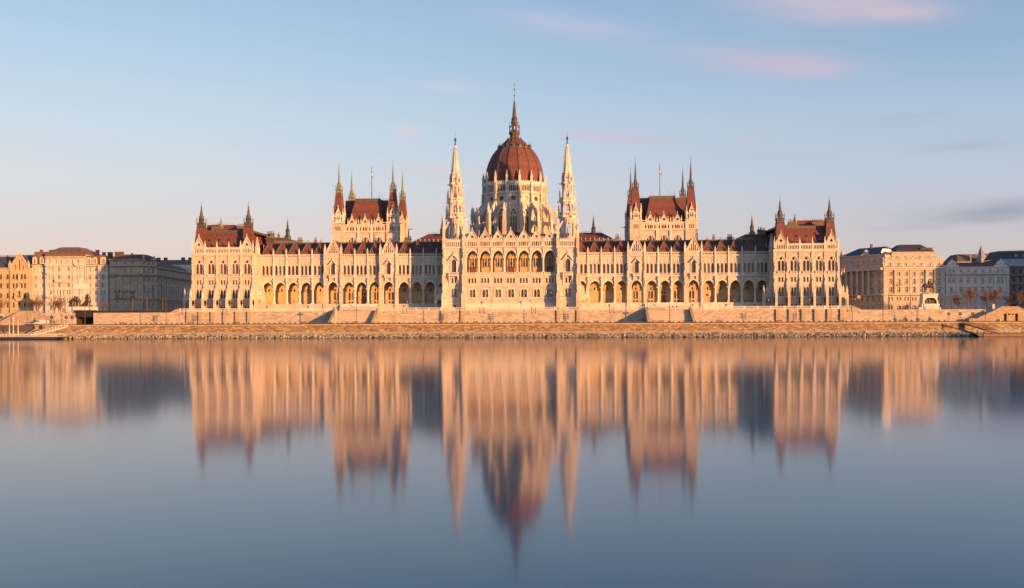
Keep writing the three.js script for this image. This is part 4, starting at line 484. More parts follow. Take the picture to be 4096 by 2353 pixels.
  for (let i = 0; i < N; i++) { const a = (i + .5) * 2 * Math.PI / N, b = new B(); for (let j = 0; j + 1 < prof.length; j++) { const A = at(prof[j][0] + .05, a), C2 = at(prof[j + 1][0] + .05, a), w = lerp(.42, .2, j / 10); b.bar([A[0], prof[j][1], A[1]], [C2[0], prof[j + 1][1], C2[1]], w, .34); } mesh('dome_rib', b, MAT.copper, G); }
  for (let i = 0; i < N; i++) { const a = i * 2 * Math.PI / N, [x, z] = at(7.05, a); mesh('dome_gablet', memo('dgab', () => { const b = new B(); b.ext([[-.75, 0], [.75, 0], [.75, .5], [0, 1.7], [-.75, .5]], -.5, .35); b.cbox(0, .1, 1.6, 2.5, 0, .1); b.cbox(0, .34, 2.05, 2.2, 0, .12); b.bar([-1.3, .1, .1], [1.3, .1, .1], .3); return b.geo(); }), MAT.copper, G, x, 81.4, z, a); if (i % 2) { const [x2, z2] = at(7.3, a + .196); mesh('dome_finial', memo('dfin', () => new B().cbox(0, .16, 0, 1.9, 0, .16).cbox(0, .5, 1.2, 1.4, 0, .2).cbox(0, .34, 1.8, 2, 0, .34).geo()), MAT.copper, G, x2, 81.3, z2, a); } }
  const l = new B().at(0, 0, cz); l.oct(0, 0, [[3.2, 85.3], [3.0, 85.9], [2.2, 86.2], [1.85, 87.4], [2.3, 88.2], [2.45, 88.5], [2.45, 88.8]]); for (let q = 0; q < 12; q++) { const a = q / 12 * 2 * Math.PI; l.cbox(Math.sin(a) * 3.1, .16, 85.8, 86.7, Math.cos(a) * 3.1, .16); } mesh('lantern_base', l, MAT.copperBrown, G);
  const g = new B().at(0, 0, cz); for (let q = 0; q < 8; q++) { const a = (q + .5) * Math.PI / 4; g.at(Math.sin(a) * 2.25, 0, cz + Math.cos(a) * 2.25, a); g.cbox(0, .24, 88.6, 91.6, 0, .24); g.sq(0, 0, [[.16, 91.6], [.02, 92.8]]); g.bar([0, 90.6, 0], [0, 92.6, -1.1], .18); g.at(0, 0, cz, q * Math.PI / 4); g.box(-.86, .86, 89.6, 89.78, 2.0, 2.16); g.box(-.86, .86, 89.2, 89.28, 2.05, 2.13); for (const e of [-.55, 0, .55]) g.bar([e - .2, 88.8, 2.08], [e + .2, 89.6, 2.08], .1); } mesh('lantern_gallery', g, MAT.copperBrown, G);
  const c = new B().at(0, 0, cz); for (let q = 0; q < 8; q++) { c.at(0, 0, cz, q * Math.PI / 4); const w = 1.2 * Math.tan(Math.PI / 8); c.ext([[-w, 88.6], [w, 88.6], [w, 93.6], [-w, 93.6]], 1, 1.2, [arch(0, 90, w * 1.1, 91.6, 92.3)]); c.ext([[-w, 93.4], [w, 93.4], [0, 95.2]], 1.0, 1.25); c.at(0, 0, cz, (q + .5) * Math.PI / 4); c.sq(0, 1.25, [[.14, 92.6], [.12, 94.6], [.02, 95.6]]); c.cbox(0, .14, 93.2, 93.4, 1.6, .7); } c.at(0, 0, cz).oct(0, 0, [[1.3, 93.2], [1.35, 93.5], [1, 93.7], [.95, 94.5], [.2, 102.8]]); for (let j = 0; j < 14; j++) { const f = .05 + j * .066, y = lerp(94.5, 102.8, f), r = lerp(.95, .2, f) + .08; for (let q = 0; q < 8; q++) { c.at(0, 0, cz, (q + .5) * Math.PI / 4); c.cbox(0, .16, y, y + .16, r, .26); } } mesh('lantern_spire', c, MAT.copperBrown, G);
  const f = new B().at(0, 0, cz); f.oct(0, 0, [[.2, 102.6], [.07, 104.4], [.1, 104.6], [.3, 105], [.1, 105.4], [.05, 107.2], [.25, 107.5], [.25, 107.9], [.04, 108.3], [.03, 111]]); f.bar([-.6, 109.8, 0], [.6, 109.8, 0], .08); f.cbox(.25, .45, 109.7, 110.0, 0, .06); mesh('weather_vane', f, MAT.copperBrown, G);
}

/* ---------- the setting: river, ground, quay ---------- */
{
  const b = new B().quad([-1500, 0, 30], [-1500, 0, 900], [1500, 0, 900], [1500, 0, 30]);
  const river = mesh('river', b, new THREE.MeshPhysicalMaterial({ color: new THREE.Color().setRGB(.001, .048, .1), roughness: .085, ior: 1.34, side: THREE.DoubleSide }), scene); structure(river);
  structure(mesh('ground', new B().quad([-4000, 10.2, 14.2], [4000, 10.2, 14.2], [4000, 10.2, -4000], [-4000, 10.2, -4000]), MAT.paving, scene));
  structure(mesh('quay_road', new B().box(-600, 600, 2, 5.3, 14, 30.9), MAT.asphalt, scene));
  structure(mesh('promenade_pavement', new B().box(-600, 600, 5.2, 5.44, 15, 19), MAT.paving, scene));
  structure(mesh('kerb', new B().box(-183, 600, 5.2, 5.6, 28.5, 28.75), MAT.asphalt, scene));
  structure(mesh('terrace', new B().box(-132.4, -68.8, 10.1, 10.52, -46, 14.2).box(-68.8, -53.1, 10.1, 10.5, -46, 13.6).box(-53.1, 53.1, 10.1, 10.52, -46, 14.2).box(53.1, 69.8, 10.1, 10.5, -46, 13.6).box(69.8, 132.7, 10.1, 10.52, -46, 14.2), MAT.paving, scene));
}
// masonry made of single blocks with open joints: the largest as parts, the rest joined
const blockTones = {
  upper: [[.58, .51, .42], [.52, .46, .38], [.62, .55, .45], [.47, .42, .35], [.55, .48, .39], [.44, .39, .32]],
  lower: [[.30, .21, .13], [.24, .165, .10], [.36, .26, .155], [.19, .13, .085], [.27, .19, .12], [.44, .335, .2]],
  bank: [[.26, .20, .13], [.20, .16, .10], [.32, .25, .17], [.22, .19, .11], [.28, .22, .14], [.36, .28, .2]]
};
const unitBlock = memo('ublock', () => { const b = new B(); b.box(-.5, .5, 0, 1, -.2, 0); return b.geo(); });
function masonry(G, segs, z, rowH, seed, tones, lean = 0, avg = 1.35, part = 'stone_block', limit = 300) {   // segs: [x0, x1, y0, y1]
  const r = rng(seed), list = [];
  for (const [x0, x1, y0, y1] of segs) { const n = Math.max(1, Math.round((y1 - y0) / rowH)), h = (y1 - y0) / n; for (let j = 0; j < n; j++) { let x = x0; let l = avg * (.3 + r() * .7); while (x < x1 - .05) { let e = Math.min(x1, x + l); if (x1 - e < .5) e = x1; list.push([x, e, y0 + j * h, y0 + (j + 1) * h, r()]); x = e; l = avg * (.55 + r() * .95); } } }
  list.sort((a, b2) => (b2[1] - b2[0]) * 1 - (a[1] - a[0]));
  const rest = new B(), mats = memo('mt' + part + seed, () => tones.map(c => std(c, .92, plainTex)));
  list.forEach(([x0, x1, ya, yb, q], i) => {
    const g = .035, zo = z + (q * 7 % 1) * .05 + lean * ((ya + yb) / 2), k = Math.floor(q * 6);
    if (i < limit) { const m = mesh(part, unitBlock, mats[k], G, (x0 + x1) / 2, ya + g, zo); m.scale.set(x1 - x0 - g, yb - ya - g, 1); }
    else { const c = tones[k], v = .9 + .2 * ((q * 31) % 1); rest.col(c[0] * v, c[1] * v, c[2] * v).box(x0 + g / 2, x1 - g / 2, ya + g, yb, zo - .2, zo); }
  });
  if (rest.p.length) { const m = mesh(part, rest, MAT.quayV, G); m.userData.kind = 'stuff'; }
}
function quayWall(label, x0, x1, top, seed, group2, extra = []) {
  const G = group('quay_wall', scene); tag(G, label, 'wall', group2);
  mesh('core', new B().box(x0, x1, 4.5, top - .3, 14, 14.85), MAT.coping, G); mesh('coping', new B().box(x0 - .02, x1 + .02, top - .32, top, 13.9, 15.22), MAT.coping, G); mesh('plinth', new B().box(x0, x1, 5.2, 6.25, 14.9, 15.25), MAT.coping, G);
  masonry(G, [[x0, x1, 6.27, top - .34]], 15.08, .47, seed, blockTones.upper, 0, 1.5, 'stone_block', 220);
  for (const x of extra) mesh('buttress', memo('qbut', () => new B().ext([[-.95, 5.2], [.95, 5.2], [.78, 6.1], [.68, 9.9], [.78, 10.1], [.78, 10.5], [-.78, 10.5], [-.78, 10.1], [-.68, 9.9], [-.78, 6.1]], 14.9, 15.75).geo()), MAT.quay, G, x); return G;
}
quayWall('long stone quay wall left of the dark underpass below the white apartment house', -600, -174.9, 10.12, 11);
quayWall('stone quay wall between the dark underpass and the left corner pavilion', -167.4, -132.6, 10.12, 12);
const PX = i => 116.35 + (i - 2.5) * 4.92, six = [0, 1, 2, 3, 4, 5].map(PX);
quayWall('stone quay wall with balustrade below the left corner pavilion, ending at the stairs', -132.4, -69.4, 10.52, 13, null, six.map(x => -x));
quayWall('stone quay wall with balustrade below the dome front, between the two stairs', -52.6, 52.6, 10.52, 14, null, [-26.7, -18.9, 18.9, 26.7]);
quayWall('stone quay wall with balustrade below the right corner pavilion, from the stairs onward', 70.4, 132.6, 10.52, 15, null, six);
quayWall('stone quay wall below the equestrian statue and the white buildings on the right', 132.8, 600, 10.12, 16);
// balustrades on the terrace edge: each run a thing
function terraceRail(a, b, where) { const n = Math.max(1, Math.round((b - a) / 5)), L = +((b - a) / n).toFixed(3), G = group('terrace_balustrade', scene); tag(G, where, 'balustrade'); for (let i = 0; i < n; i++) balustrade(G, L, a + (i + .5) * L, 10.52, 14.75, 0, 1.18); }
terraceRail(-132.4, -69.6, 'pale stone balustrade on the terrace edge at the left corner pavilion'); terraceRail(-52.4, 52.4, 'pale stone balustrade on the terrace edge in front of the dome'); terraceRail(70.6, 132.6, 'pale stone balustrade on the terrace edge at the right corner pavilion');
for (const [s, w] of [[-1, 'left'], [1, 'right']]) mesh('ramped_parapet', new B(s).ext([[132.5, 9.9], [132.5, 11.6], [133.4, 11.6], [136.6, 10.1], [136.6, 9.9]], 14.4, 15.15), MAT.quay, scene).userData = { label: `sloping stone parapet beside the outer corner of the ${w} pavilion`, category: 'parapet' };
// flights of steps down to the lower quay
for (const [a, b, w] of [[-68.8, -53.1, 'left of the dome'], [53.6, 69.8, 'right of the dome']]) {
  const G = group('quay_staircase', scene, (a + b) / 2, 5.2, 20); tag(G, `wide flight of stone steps between sloping parapets, ${w}`, 'staircase'); const L = b - a, n = 17;
  for (let i = 0; i < n; i++) mesh('step', memo(`qst${i},${L}`, () => new B().box(-L / 2, L / 2, -.2, .31 * (i + 1), -7, 5.2 - i * .6).geo()), i % 3 ? MAT.coping : MAT.quay, G, 0, 0, 0);
  for (const e of [-1, 1]) mesh('parapet', new B().at(e * (L / 2 + .45), 0, 0, -Math.PI / 2).ext([[-5.6, -.1], [7, -.1], [7, 1.15], [6.2, 1.25], [6.2, 1.5], [5.6, 1.5], [-4.6, 6.3], [-5.6, 6.3]], -.5, .5), MAT.quay, G);
  const rg = new B(); for (let k = 0; k <= 40; k++) rg.cbox(-L / 2 + k * L / 40, .05, 5.35, 6.5, -5.2, .05); rg.box(-L / 2, L / 2, 6.45, 6.52, -5.24, -5.16); rg.box(-L / 2, L / 2, 5.5, 5.56, -5.24, -5.16); mesh('barrier', rg, MAT.iron, G); 
  const rg2 = new B(); for (let k = 0; k <= 40; k++) rg2.cbox(-L / 2 + k * L / 40, .05, 5.3, 6.9, -8.2, .05); rg2.box(-L / 2, L / 2, 6.85, 6.92, -8.24, -8.16); mesh('barrier', rg2, MAT.iron, G);
}
// lower embankment wall, ledge and rock fill
{
  const G = group('embankment_wall', scene); tag(G, 'low brown stone wall along the waterline below the quay road', 'wall');
  mesh('core', new B().box(-183, 600, 1, 5.1, 29.5, 30.85), MAT.rust, G); mesh('coping', new B().box(-183.1, 600, 4.9, 5.22, 30.3, 31.3), MAT.coping, G); masonry(G, [[-183, 225, 2.35, 4.88]], 31.05, .42, 21, blockTones.lower, 0, 1.15);
  structure(mesh('concrete_ledge', new B().ext([[-33, 1.2], [-31.2, 2.35], [-30.8, 2.4], [-30.8, 0], [-33, 0]], 0, 808).at(0, 0, 0), std([.42, .36, .25], .9, plainTex), scene, -183, 0, 0, Math.PI / 2));
  const bk = group('sloping_bank', scene); tag(bk, 'dark weathered stone bank sloping to the pontoon with the white railing', 'bank');
  mesh('slope', new B().quad([-600, 4.95, 27.5], [-183, 4.95, 27.5], [-183, 1.4, 33], [-600, 1.4, 33]), MAT.soil, bk); mesh('bank_end', new B().ext([[-33, 1.4], [-27.5, 4.95], [-31, 4.95], [-31.4, 1.4]], -.3, 0).at(0, 0, 0), MAT.iron, bk, -183, 0, 0, Math.PI / 2);
  { const r = rng(5), t = new B(), c = blockTones.bank; for (let j = 0; j < 9; j++) for (let x = -215; x < -183.2; x += 1.1 + r()) { const k = c[Math.floor(r() * 6)], f = (j + .5) / 9, y = lerp(1.5, 4.85, f), z = lerp(33, 27.6, f); t.col(...k).box(x, Math.min(-183.1, x + 1.4 * r() + .4), y - .12, y + .16 + .06 * r(), z - .3, z + .33); } const m = mesh('bank_stone', t, MAT.quayV, bk); m.userData.kind = 'stuff'; }
  const r = rng(9), rk = new B(), ico = new THREE.IcosahedronGeometry(1, 0), M = new THREE.Matrix4(), Q = new THREE.Quaternion(), E = new THREE.Euler();
  for (let i = 0; i < 9000; i++) { const x = -196 + r() * 424, f = Math.pow(r(), .8), z = 32.6 + f * 2.9, y = 1.45 - f * 1.75 + r() * .25; if (x < -183 && r() < .7) continue; const s = .12 + r() * r() * .36, t = .4 + .55 * r(), w = r() < .22 || y < .12 ? .4 : 1; rk.col(.40 * t * w, .36 * t * w, .28 * t * w); E.set(r() * 6, r() * 6, r() * 6); Q.setFromEuler(E); M.compose(new THREE.Vector3(x, y, z), Q, new THREE.Vector3(s * (1 + r() * .6), s * (.6 + r() * .4), s)); rk.add(ico, M); }
  const m = mesh('riprap', rk, std([1, 1, 1], .95, null, { vertexColors: true }), scene); m.userData.kind = 'stuff'; m.userData.label = 'rubble of pale broken rocks along the waterline'; m.userData.category = 'rocks';
  structure(mesh('river_bank', new B().quad([-600, 1.3, 32.4], [600, 1.3, 32.4], [600, -1.2, 36], [-600, -1.2, 36]), MAT.soil, scene));
}
// stair blocks built against the quay wall
{
  const a = group('quay_stair_block', scene); tag(a, 'stone stair block with sloping sides against the wall behind the white van', 'stairs');
  mesh('body', new B().ext([[-206, 5.3], [-204.5, 6.2], [-195.6, 10.75], [-189.9, 10.75], [-181.5, 6.1], [-178, 5.9], [-178, 5.3]], 15.3, 18.2), MAT.quay, a); mesh('coping', new B().ext([[-204.5, 6.2], [-195.6, 10.75], [-189.9, 10.75], [-181.5, 6.1], [-181.5, 6.3], [-189.8, 10.97], [-195.7, 10.97], [-204.7, 6.4]], 15.2, 18.4), MAT.coping, a); mesh('handrail', new B().bar([-190, 11.5, 17.8], [-176, 6.4, 17.8], .07).bar([-186, 9.8, 17.8], [-186, 8.5, 17.8], .06).bar([-181, 7.9, 17.8], [-181, 6, 17.8], .06), MAT.iron, a);
  const b = group('quay_stair_block', scene); tag(b, 'pale stone stair block with two doors and two small windows on the right quay', 'stairs');
  mesh('body', new B().ext([[176, 5.3], [176, 6.6], [179.4, 6.6], [188.4, 10.85], [194.2, 10.85], [203, 6.4], [206, 5.3]], 15.3, 18.4, [rect(189.3, 5.5, 1.4, 8.4), rect(193.5, 5.5, 1.4, 8.4), rect(190.9, 7.9, .8, 8.4), rect(192.2, 7.9, .8, 8.4)]), MAT.quay, b); mesh('coping', new B().ext([[179.4, 6.6], [188.4, 10.85], [194.2, 10.85], [203, 6.4], [203.1, 6.6], [194.3, 11.07], [188.3, 11.07], [179.3, 6.82]], 15.2, 18.6), MAT.coping, b);
  for (const x of [189.3, 193.5]) mesh('door', new B().box(-.7, .2, 5.5, 8.4, 17.6, 17.7), std([.55, .36, .1], .7, plainTex), b, x); for (const x of [190.9, 192.2]) mesh('window', new B().box(-.4, .4, 7.9, 8.4, 17.5, 17.55), MAT.glass, b, x);
  mesh('back', new B().box(188, 195, 5.3, 9, 16.2, 16.3), MAT.dark, b);
  // road underpass
  const u = group('underpass', scene); tag(u, 'dark road underpass opening in the quay wall below the bronze monument', 'underpass');
  mesh('lintel', new B().box(-175.6, -167.3, 8.4, 11.25, 12.6, 15.0), std([.014, .013, .013], .8, plainTex), u); mesh('side_panel', new B().box(-175.3, -174.95, 5.3, 8.5, 2, 14.9), MAT.dark, u); mesh('side_panel', new B().box(-167.35, -167.0, 5.3, 8.5, 2, 14.9), MAT.dark, u); mesh('back', new B().box(-175.3, -167, 5.3, 8.5, 1.8, 2), MAT.dark, u); mesh('soffit', new B().box(-175.3, -167, 8.4, 8.6, 2, 12.6), MAT.dark, u); mesh('railing_wall', new B().box(-167.3, -133.5, 10.1, 11.1, 12.9, 13.1), std([.02, .018, .018], .8, plainTex), u);  // side panels coloured near black to stand for the shade inside the opening
}

/* ---------- neighbouring buildings ---------- */
const WN = { white: MAT.whiteFrame, brown: MAT.wood };
const winGeo = (w, h, ar) => memo(`nw${w},${h},${ar}`, () => {
  const o = ar ? arch(0, 0, w, h - w * .5, h) : rect(0, 0, w, h), p = new B().ext(o, -.02, .02).geo(), f = new B(), t = .09, top = ar ? h - w * .5 : h * .68;
  f.cbox(0, t, 0, ar ? h - .05 : h, .05, .07); f.cbox(0, w - .01, top - t / 2, top + t / 2, .05, .07); f.cbox(-w / 2 + t / 2, t, 0, ar ? h - w * .5 : h, .05, .07); f.cbox(w / 2 - t / 2, t, 0, ar ? h - w * .5 : h, .05, .07); f.cbox(0, w - .01, 0, t, .05, .07); if (!ar) f.cbox(0, w - .01, h - t, h, .05, .07);
  const s = new B().box(-w / 2 - .18, w / 2 + .18, -.2, -.02, .2, .72).geo(); return [p, f.geo(), s];
});
// one flat front: wall with real openings, windows with frame and sill
function front(G, o) {
  const { x0, x1, y0, y1, z = 0, wins, mat, sm = MAT.trim, fm = MAT.whiteFrame, at = [0, 0, 0], ry = 0, top = null, depth = .5, name = 'wall', sill = true, blinds = .2 } = o, r = rng(Math.round((x1 + 400) * 13 + y1 * 7));
  const b = new B().at(at[0], at[1], at[2], ry); b.ext([[x0, y0], [x1, y0], ...(top ?? [[x1, y1], [x0, y1]])], z - depth, z, wins.map(([x, y, w, h, ar]) => ar ? arch(x, y, w, y + h - w * .5, y + h) : rect(x, y, w, y + h))); mesh(name, b, mat, G);
  const C = Math.cos(ry), S = Math.sin(ry);
  for (const [x, y, w, h, ar] of wins) { const zz = z - depth * .75, X = at[0] + x * C + zz * S, Z = at[2] - x * S + zz * C, [p, f, s] = winGeo(w, h, ar); const m = mesh('window', p, r() < blinds ? MAT.glassPale : MAT.glass, G, X, at[1] + y, Z, ry); mesh('frame', f, fm, m); if (sill && h > .8) mesh('sill', s, sm, m); }
}
const bands = (G, x0, x1, list, mat, at = [0, 0, 0], ry = 0) => { for (const [y, h, d, z = 0] of list) mesh('cornice', new B().at(at[0], at[1], at[2], ry).box(x0, x1, y, y + h, z, z + d), mat, G); };
const prismRoof = (G, name, mat, x0, x1, z0, z1, y0, y1, inX, inZ) => mesh(name, new B().quad([x0, y0, z1], [x1, y0, z1], [x1 - inX, y1, z1 - inZ], [x0 + inX, y1, z1 - inZ]).quad([x1, y0, z0], [x0, y0, z0], [x0 + inX, y1, z0 + inZ], [x1 - inX, y1, z0 + inZ]).quad([x1, y0, z1], [x1, y0, z0], [x1 - inX, y1, z0 + inZ], [x1 - inX, y1, z1 - inZ]).quad([x0, y0, z0], [x0, y0, z1], [x0 + inX, y1, z1 - inZ], [x0 + inX, y1, z0 + inZ]).quad([x0 + inX, y1, z1 - inZ], [x1 - inX, y1, z1 - inZ], [x1 - inX, y1, z0 + inZ], [x0 + inX, y1, z0 + inZ]), mat, G);
const body = (G, mat, x0, x1, y0, y1, z0, z1) => mesh('body', new B().box(x0, x1, y0, y1, z0, z1), mat, G);
const grid = (xs, ys) => xs.flatMap(x => ys.map(([y, w, h, a]) => [x, y, w, h, a]));
const stack = (G, x, y, z, w, h) => mesh('chimney', new B().box(-w / 2, w / 2, 0, h, -.6, .6).box(-w / 2 - .1, w / 2 + .1, h - .25, h - .05, -.7, .7), MAT.rust, G, x, y, z);
const NM = { yellow: std([.47, .40, .25], .9, plainTex), yellowTrim: std([.58, .52, .38], .9, plainTex), cream: std([.58, .57, .53], .9, plainTex), creamTrim: std([.6, .59, .53], .9, plainTex), grey: std([.56, .49, .41], .92, stoneTex), greyTrim: std([.48, .43, .37], .92, stoneTex), slate: std([.05, .052, .062], .75, tileTex), slateBlue: std([.075, .09, .12], .7, tileTex), lime: std([.62, .58, .52], .9, stoneTex), limeTrim: std([.63, .6, .55], .9, plainTex), pale: std([.62, .62, .6], .9, plainTex), paleTrim: std([.64, .63, .62], .9, plainTex), redTile: std([.18, .065, .05], .8, tileTex), orangeTile: std([.38, .15, .075], .8, tileTex), brownTile: std([.2, .13, .10], .85, tileTex), darkStone: std([.25, .24, .25], .9, stoneTex), zinc: std([.36, .38, .42], .5, metalTex) };
{ // yellow brick house with a stepped gothic gable, cut by the picture edge
  const G = group('brick_house', scene, 0, 0, -40); tag(G, 'ochre brick house with steep gable and dark blue roof beside the white apartment house', 'building');
  const rows = [[26.2, 1, 2.4, 1], [22.1, 1, 2.2], [17.6, 1, 2.3], [13.3, 1, 2.2]]; front(G, { x0: -268, x1: -232, y0: 10, y1: 31.5, wins: grid([-266, -263, -260, -257, -254, -251, -248, -245, -242, -239.5, -236.5, -233.4], rows), mat: NM.yellow, sm: NM.yellowTrim, fm: MAT.wood, blinds: 0 });
  front(G, { x0: -232, x1: -223, y0: 10, z: .6, depth: .8, top: [[-223, 32], [-223.4, 32.2], [-227.5, 38], [-231.6, 32.2], [-232, 32]], wins: [...grid([-230.3, -228.8, -226.5, -225], rows.slice(0, 2)), ...grid([-230.3, -225], rows.slice(2)), [-227.6, 18.2, 1.1, 2.6, 1], [-227.6, 13.3, 1.1, 2.3, 0], [-227.5, 30.6, .62, 4.4, 1], [-229.3, 30.6, .6, 2.2, 1], [-225.8, 30.6, .6, 2.2, 1]], mat: NM.yellow, sm: NM.yellowTrim, fm: MAT.wood, blinds: 0 });
  mesh('gable_coping', gableEdge(new B(), -227.5, 4.3, 31.6, 38, -.2, .9, .35, 14), NM.yellowTrim, G); for (const x of [-232, -223.2]) pinnacle(G, .8, 4, x, 31, .5, NM.yellowTrim);
  bands(G, -268, -232, [[30.2, .4, .5], [31.2, .3, .6], [25, .3, .3], [20.9, .2, .2], [16.2, .3, .3]], NM.yellowTrim); bands(G, -232.1, -222.9, [[25, .3, .3, .6], [20.9, .2, .2, .6], [16.2, .3, .3, .6]], NM.yellowTrim); body(G, NM.yellow, -268, -223, 10, 31.4, -22, -.6);
  mesh('balcony', new B().box(-229.2, -226, 17.3, 17.7, .6, 1.9).box(-229.2, -226, 18.6, 18.75, 1.7, 1.9).box(-229.2, -229, 17.6, 18.7, .6, 1.9).box(-226.2, -226, 17.6, 18.7, .6, 1.9).ext([[-228.8, 16.2], [-226.4, 16.2], [-226.2, 17.3], [-229, 17.3]], .6, 1.4), NM.yellowTrim, G); mesh('oriel_hood', new B().ext([[-229.3, 20.8], [-225.9, 20.8], [-225.9, 21.2], [-227.6, 22.8], [-229.3, 21.2]], .6, 1.3), NM.yellowTrim, G); mesh('niche_statue', new B().lathe(6, -227.6, .9, [[.4, 25], [.25, 25.3], [.35, 27], [.2, 28], [.2, 28.4], [.02, 28.8]]), NM.yellowTrim, G);
  prismRoof(G, 'roof', NM.slateBlue, -268, -223.2, -20, -.2, 31.4, 37.1, 0, 8); mesh('roof_railing', new B().box(-268, -224, 37.1, 37.9, -8.2, -8.1), MAT.ironPale, G); mesh('gable_roof', new B().quad([-223.4, 32, .3], [-223.4, 32, -8], [-227.5, 37.6, -8], [-227.5, 37.6, .3]).quad([-231.6, 32, .3], [-231.6, 32, -8], [-227.5, 37.6, -8], [-227.5, 37.6, .3]), NM.slateBlue, G);
}
{ // white apartment house in four bays
  const G = group('apartment_house', scene, 0, 0, -42); tag(G, 'tall cream apartment house with grey mansard roof behind the bronze monument', 'building'); const ys = [29.7, 26.1, 22.4, 19, 15.5, 11.8];
  front(G, { x0: -222.8, x1: -216, y0: 10, y1: 32.7, wins: [...grid([-221.5, -218], ys.slice(1, 3).map(y => [y, 1.3, 2]).concat([[11.8, 1, 2]])), ...[-222, -220.7, -218.6, -217.4].flatMap(x => [[x, 19, .8, 2], [x, 29.7, .8, 2]]), [-218, 15.5, 1, 2], [-221.5, 15.5, 1, 2]], mat: NM.cream, sm: NM.creamTrim });
  front(G, { x0: -216, x1: -197.4, y0: 10, y1: 36, z: 1.2, depth: .8, wins: [...grid([-214.4, -213.1, -201.4, -200.1], ys.slice(0, 3).map(y => [y, .72, 2])), [-213.8, 19, 1.4, 2.2], [-213.8, 15.5, 1.4, 2], [-213.8, 11.8, 1.3, 2.1], [-200.8, 19, 1.4, 2.2], [-200.8, 15.5, 1.4, 2], ...grid([-209.8, -205.4], ys.slice(0, 3).map(y => [y, 1.45, 2.1])), ...grid([-210.6, -209.2, -207.6, -206, -204.6], [[19, .85, 2.1], [15.5, .85, 2]]), [-207.6, 10.2, 2, 2.6, 1], [-214.2, 33.3, 1, 2, 1], [-200.9, 33.3, 1, 2, 1], ...[-211, -208.6, -206, -203.4].map(x => [x, 33.4, .6, 1.8])], mat: NM.cream, sm: NM.creamTrim, blinds: .3 });
  front(G, { x0: -197.4, x1: -191.8, y0: 10, y1: 32.5, z: 0, wins: grid([-196, -193.1], ys.map(y => [y, 1.5, 2.1])), mat: NM.cream, sm: NM.creamTrim, blinds: .35 }); front(G, { x0: -191.8, x1: -186.9, y0: 10, y1: 32.6, z: .6, depth: .8, wins: [[-190, 29.9, .8, 2], [-188.7, 29.9, .8, 2], [-189.4, 26.1, 1.3, 2], [-189.4, 22.4, 1.2, 2], [-190, 19, .9, 2], [-188.7, 19, .9, 2], [-189.4, 15.5, 1.1, 2], [-189.4, 11.8, 1.1, 2]], mat: NM.cream, sm: NM.creamTrim });
  body(G, NM.cream, -222.8, -186.9, 10, 32.4, -20, -.6); body(G, NM.cream, -216, -197.4, 32, 37.8, -14, .3);
  bands(G, -222.8, -216, [[32.4, .5, .6], [22, .15, .15]], NM.creamTrim); bands(G, -216, -197.4, [[32.3, .4, .5, 1.2], [36, .5, 1, 1.2], [22, .2, .2, 1.2]], NM.creamTrim); bands(G, -197.4, -186.9, [[32.2, .5, 1.3], [22, .15, .75]], NM.creamTrim);
  mesh('mansard', new B().ext([[-222.9, 32.9], [-216, 32.9], [-216, 38.9], [-221.6, 38.9], [-222.6, 36]], -9, .1), NM.brownTile, G); for (const x of [-221.4, -218]) { const d = mesh('dormer', new B().ext(arch(0, 33.3, 1.9, 35.6, 36.6), -.2, .8, [rect(0, 33.6, .95, 35.4)]), NM.creamTrim, G, x); mesh('pane', new B().box(-.5, .5, 33.6, 35.4, .2, .3), MAT.glass, d); mesh('frame', new B().cbox(0, .1, 33.6, 35.4, .35, .1), MAT.whiteFrame, d); }
  mesh('attic', new B().ext([[-215.4, 36.5], [-198, 36.5], [-197, 38], [-216.3, 38]], -10, 1.8), NM.brownTile, G); prismRoof(G, 'roof', NM.brownTile, -216.2, -197, -16, 2.2, 38, 41.1, 5.4, 5);
  mesh('mansard', new B().box(-197.4, -186.9, 32.7, 37, -9, .2), NM.brownTile, G); for (const [x, w] of [[-195.9, 2.3], [-193.2, 2], [-189.3, 2.6]]) { const d = mesh('dormer', new B().ext(arch(0, 33, w, 35.4, 36.2), .2, .9, [rect(0, 33.3, w * .6, 35.2)]), NM.creamTrim, G, x); mesh('pane', new B().box(-w * .3, w * .3, 33.3, 35.2, .4, .45), MAT.glass, d); mesh('frame', new B().cbox(-.2, .08, 33.3, 35.2, .5, .1).cbox(.25, .08, 33.3, 35.2, .5, .1), MAT.whiteFrame, d); }
  for (const [x, y0] of [[-207.6, 24.9]]) mesh('balcony', new B().box(x - 3.4, x + 3.4, y0, y0 + .25, 1.2, 2.6).box(x - 3.4, x + 3.4, y0 + .25, y0 + 1.2, 2.4, 2.6).ext([[x - 3, y0 - .5], [x + 3, y0 - .5], [x + 3.2, y0], [x - 3.2, y0]], 1.2, 1.9), NM.creamTrim, G); for (const [x, y0] of [[-214, 28.8], [-214, 18], [-214.4, 32.4], [-200.6, 32.4]]) mesh('balcony', new B().box(x - 1.4, x + 1.4, y0, y0 + 1.1, 1.2, 2.4).ext([[x - .9, y0 - .6], [x + .9, y0 - .6], [x + 1.3, y0], [x - 1.3, y0]], 1.2, 2), NM.creamTrim, G);
  mesh('portal_hood', new B().ext([[-211.6, 21.2], [-203.6, 21.2], [-203.6, 21.6], [-205.5, 22.2], [-209.7, 22.2], [-211.6, 21.6]], 1.2, 1.7), NM.creamTrim, G); for (const x of [-211.2, -208.4, -206.8, -204]) mesh('pilaster', new B().box(x - .25, x + .25, 14.5, 21.2, 1.2, 1.45), NM.creamTrim, G); for (const x of [-216, -197.6, -203.3, -212]) mesh('drainpipe', new B().bar([x, 10.2, 1.35], [x, 32, 1.35], .14), MAT.ironPale, G);
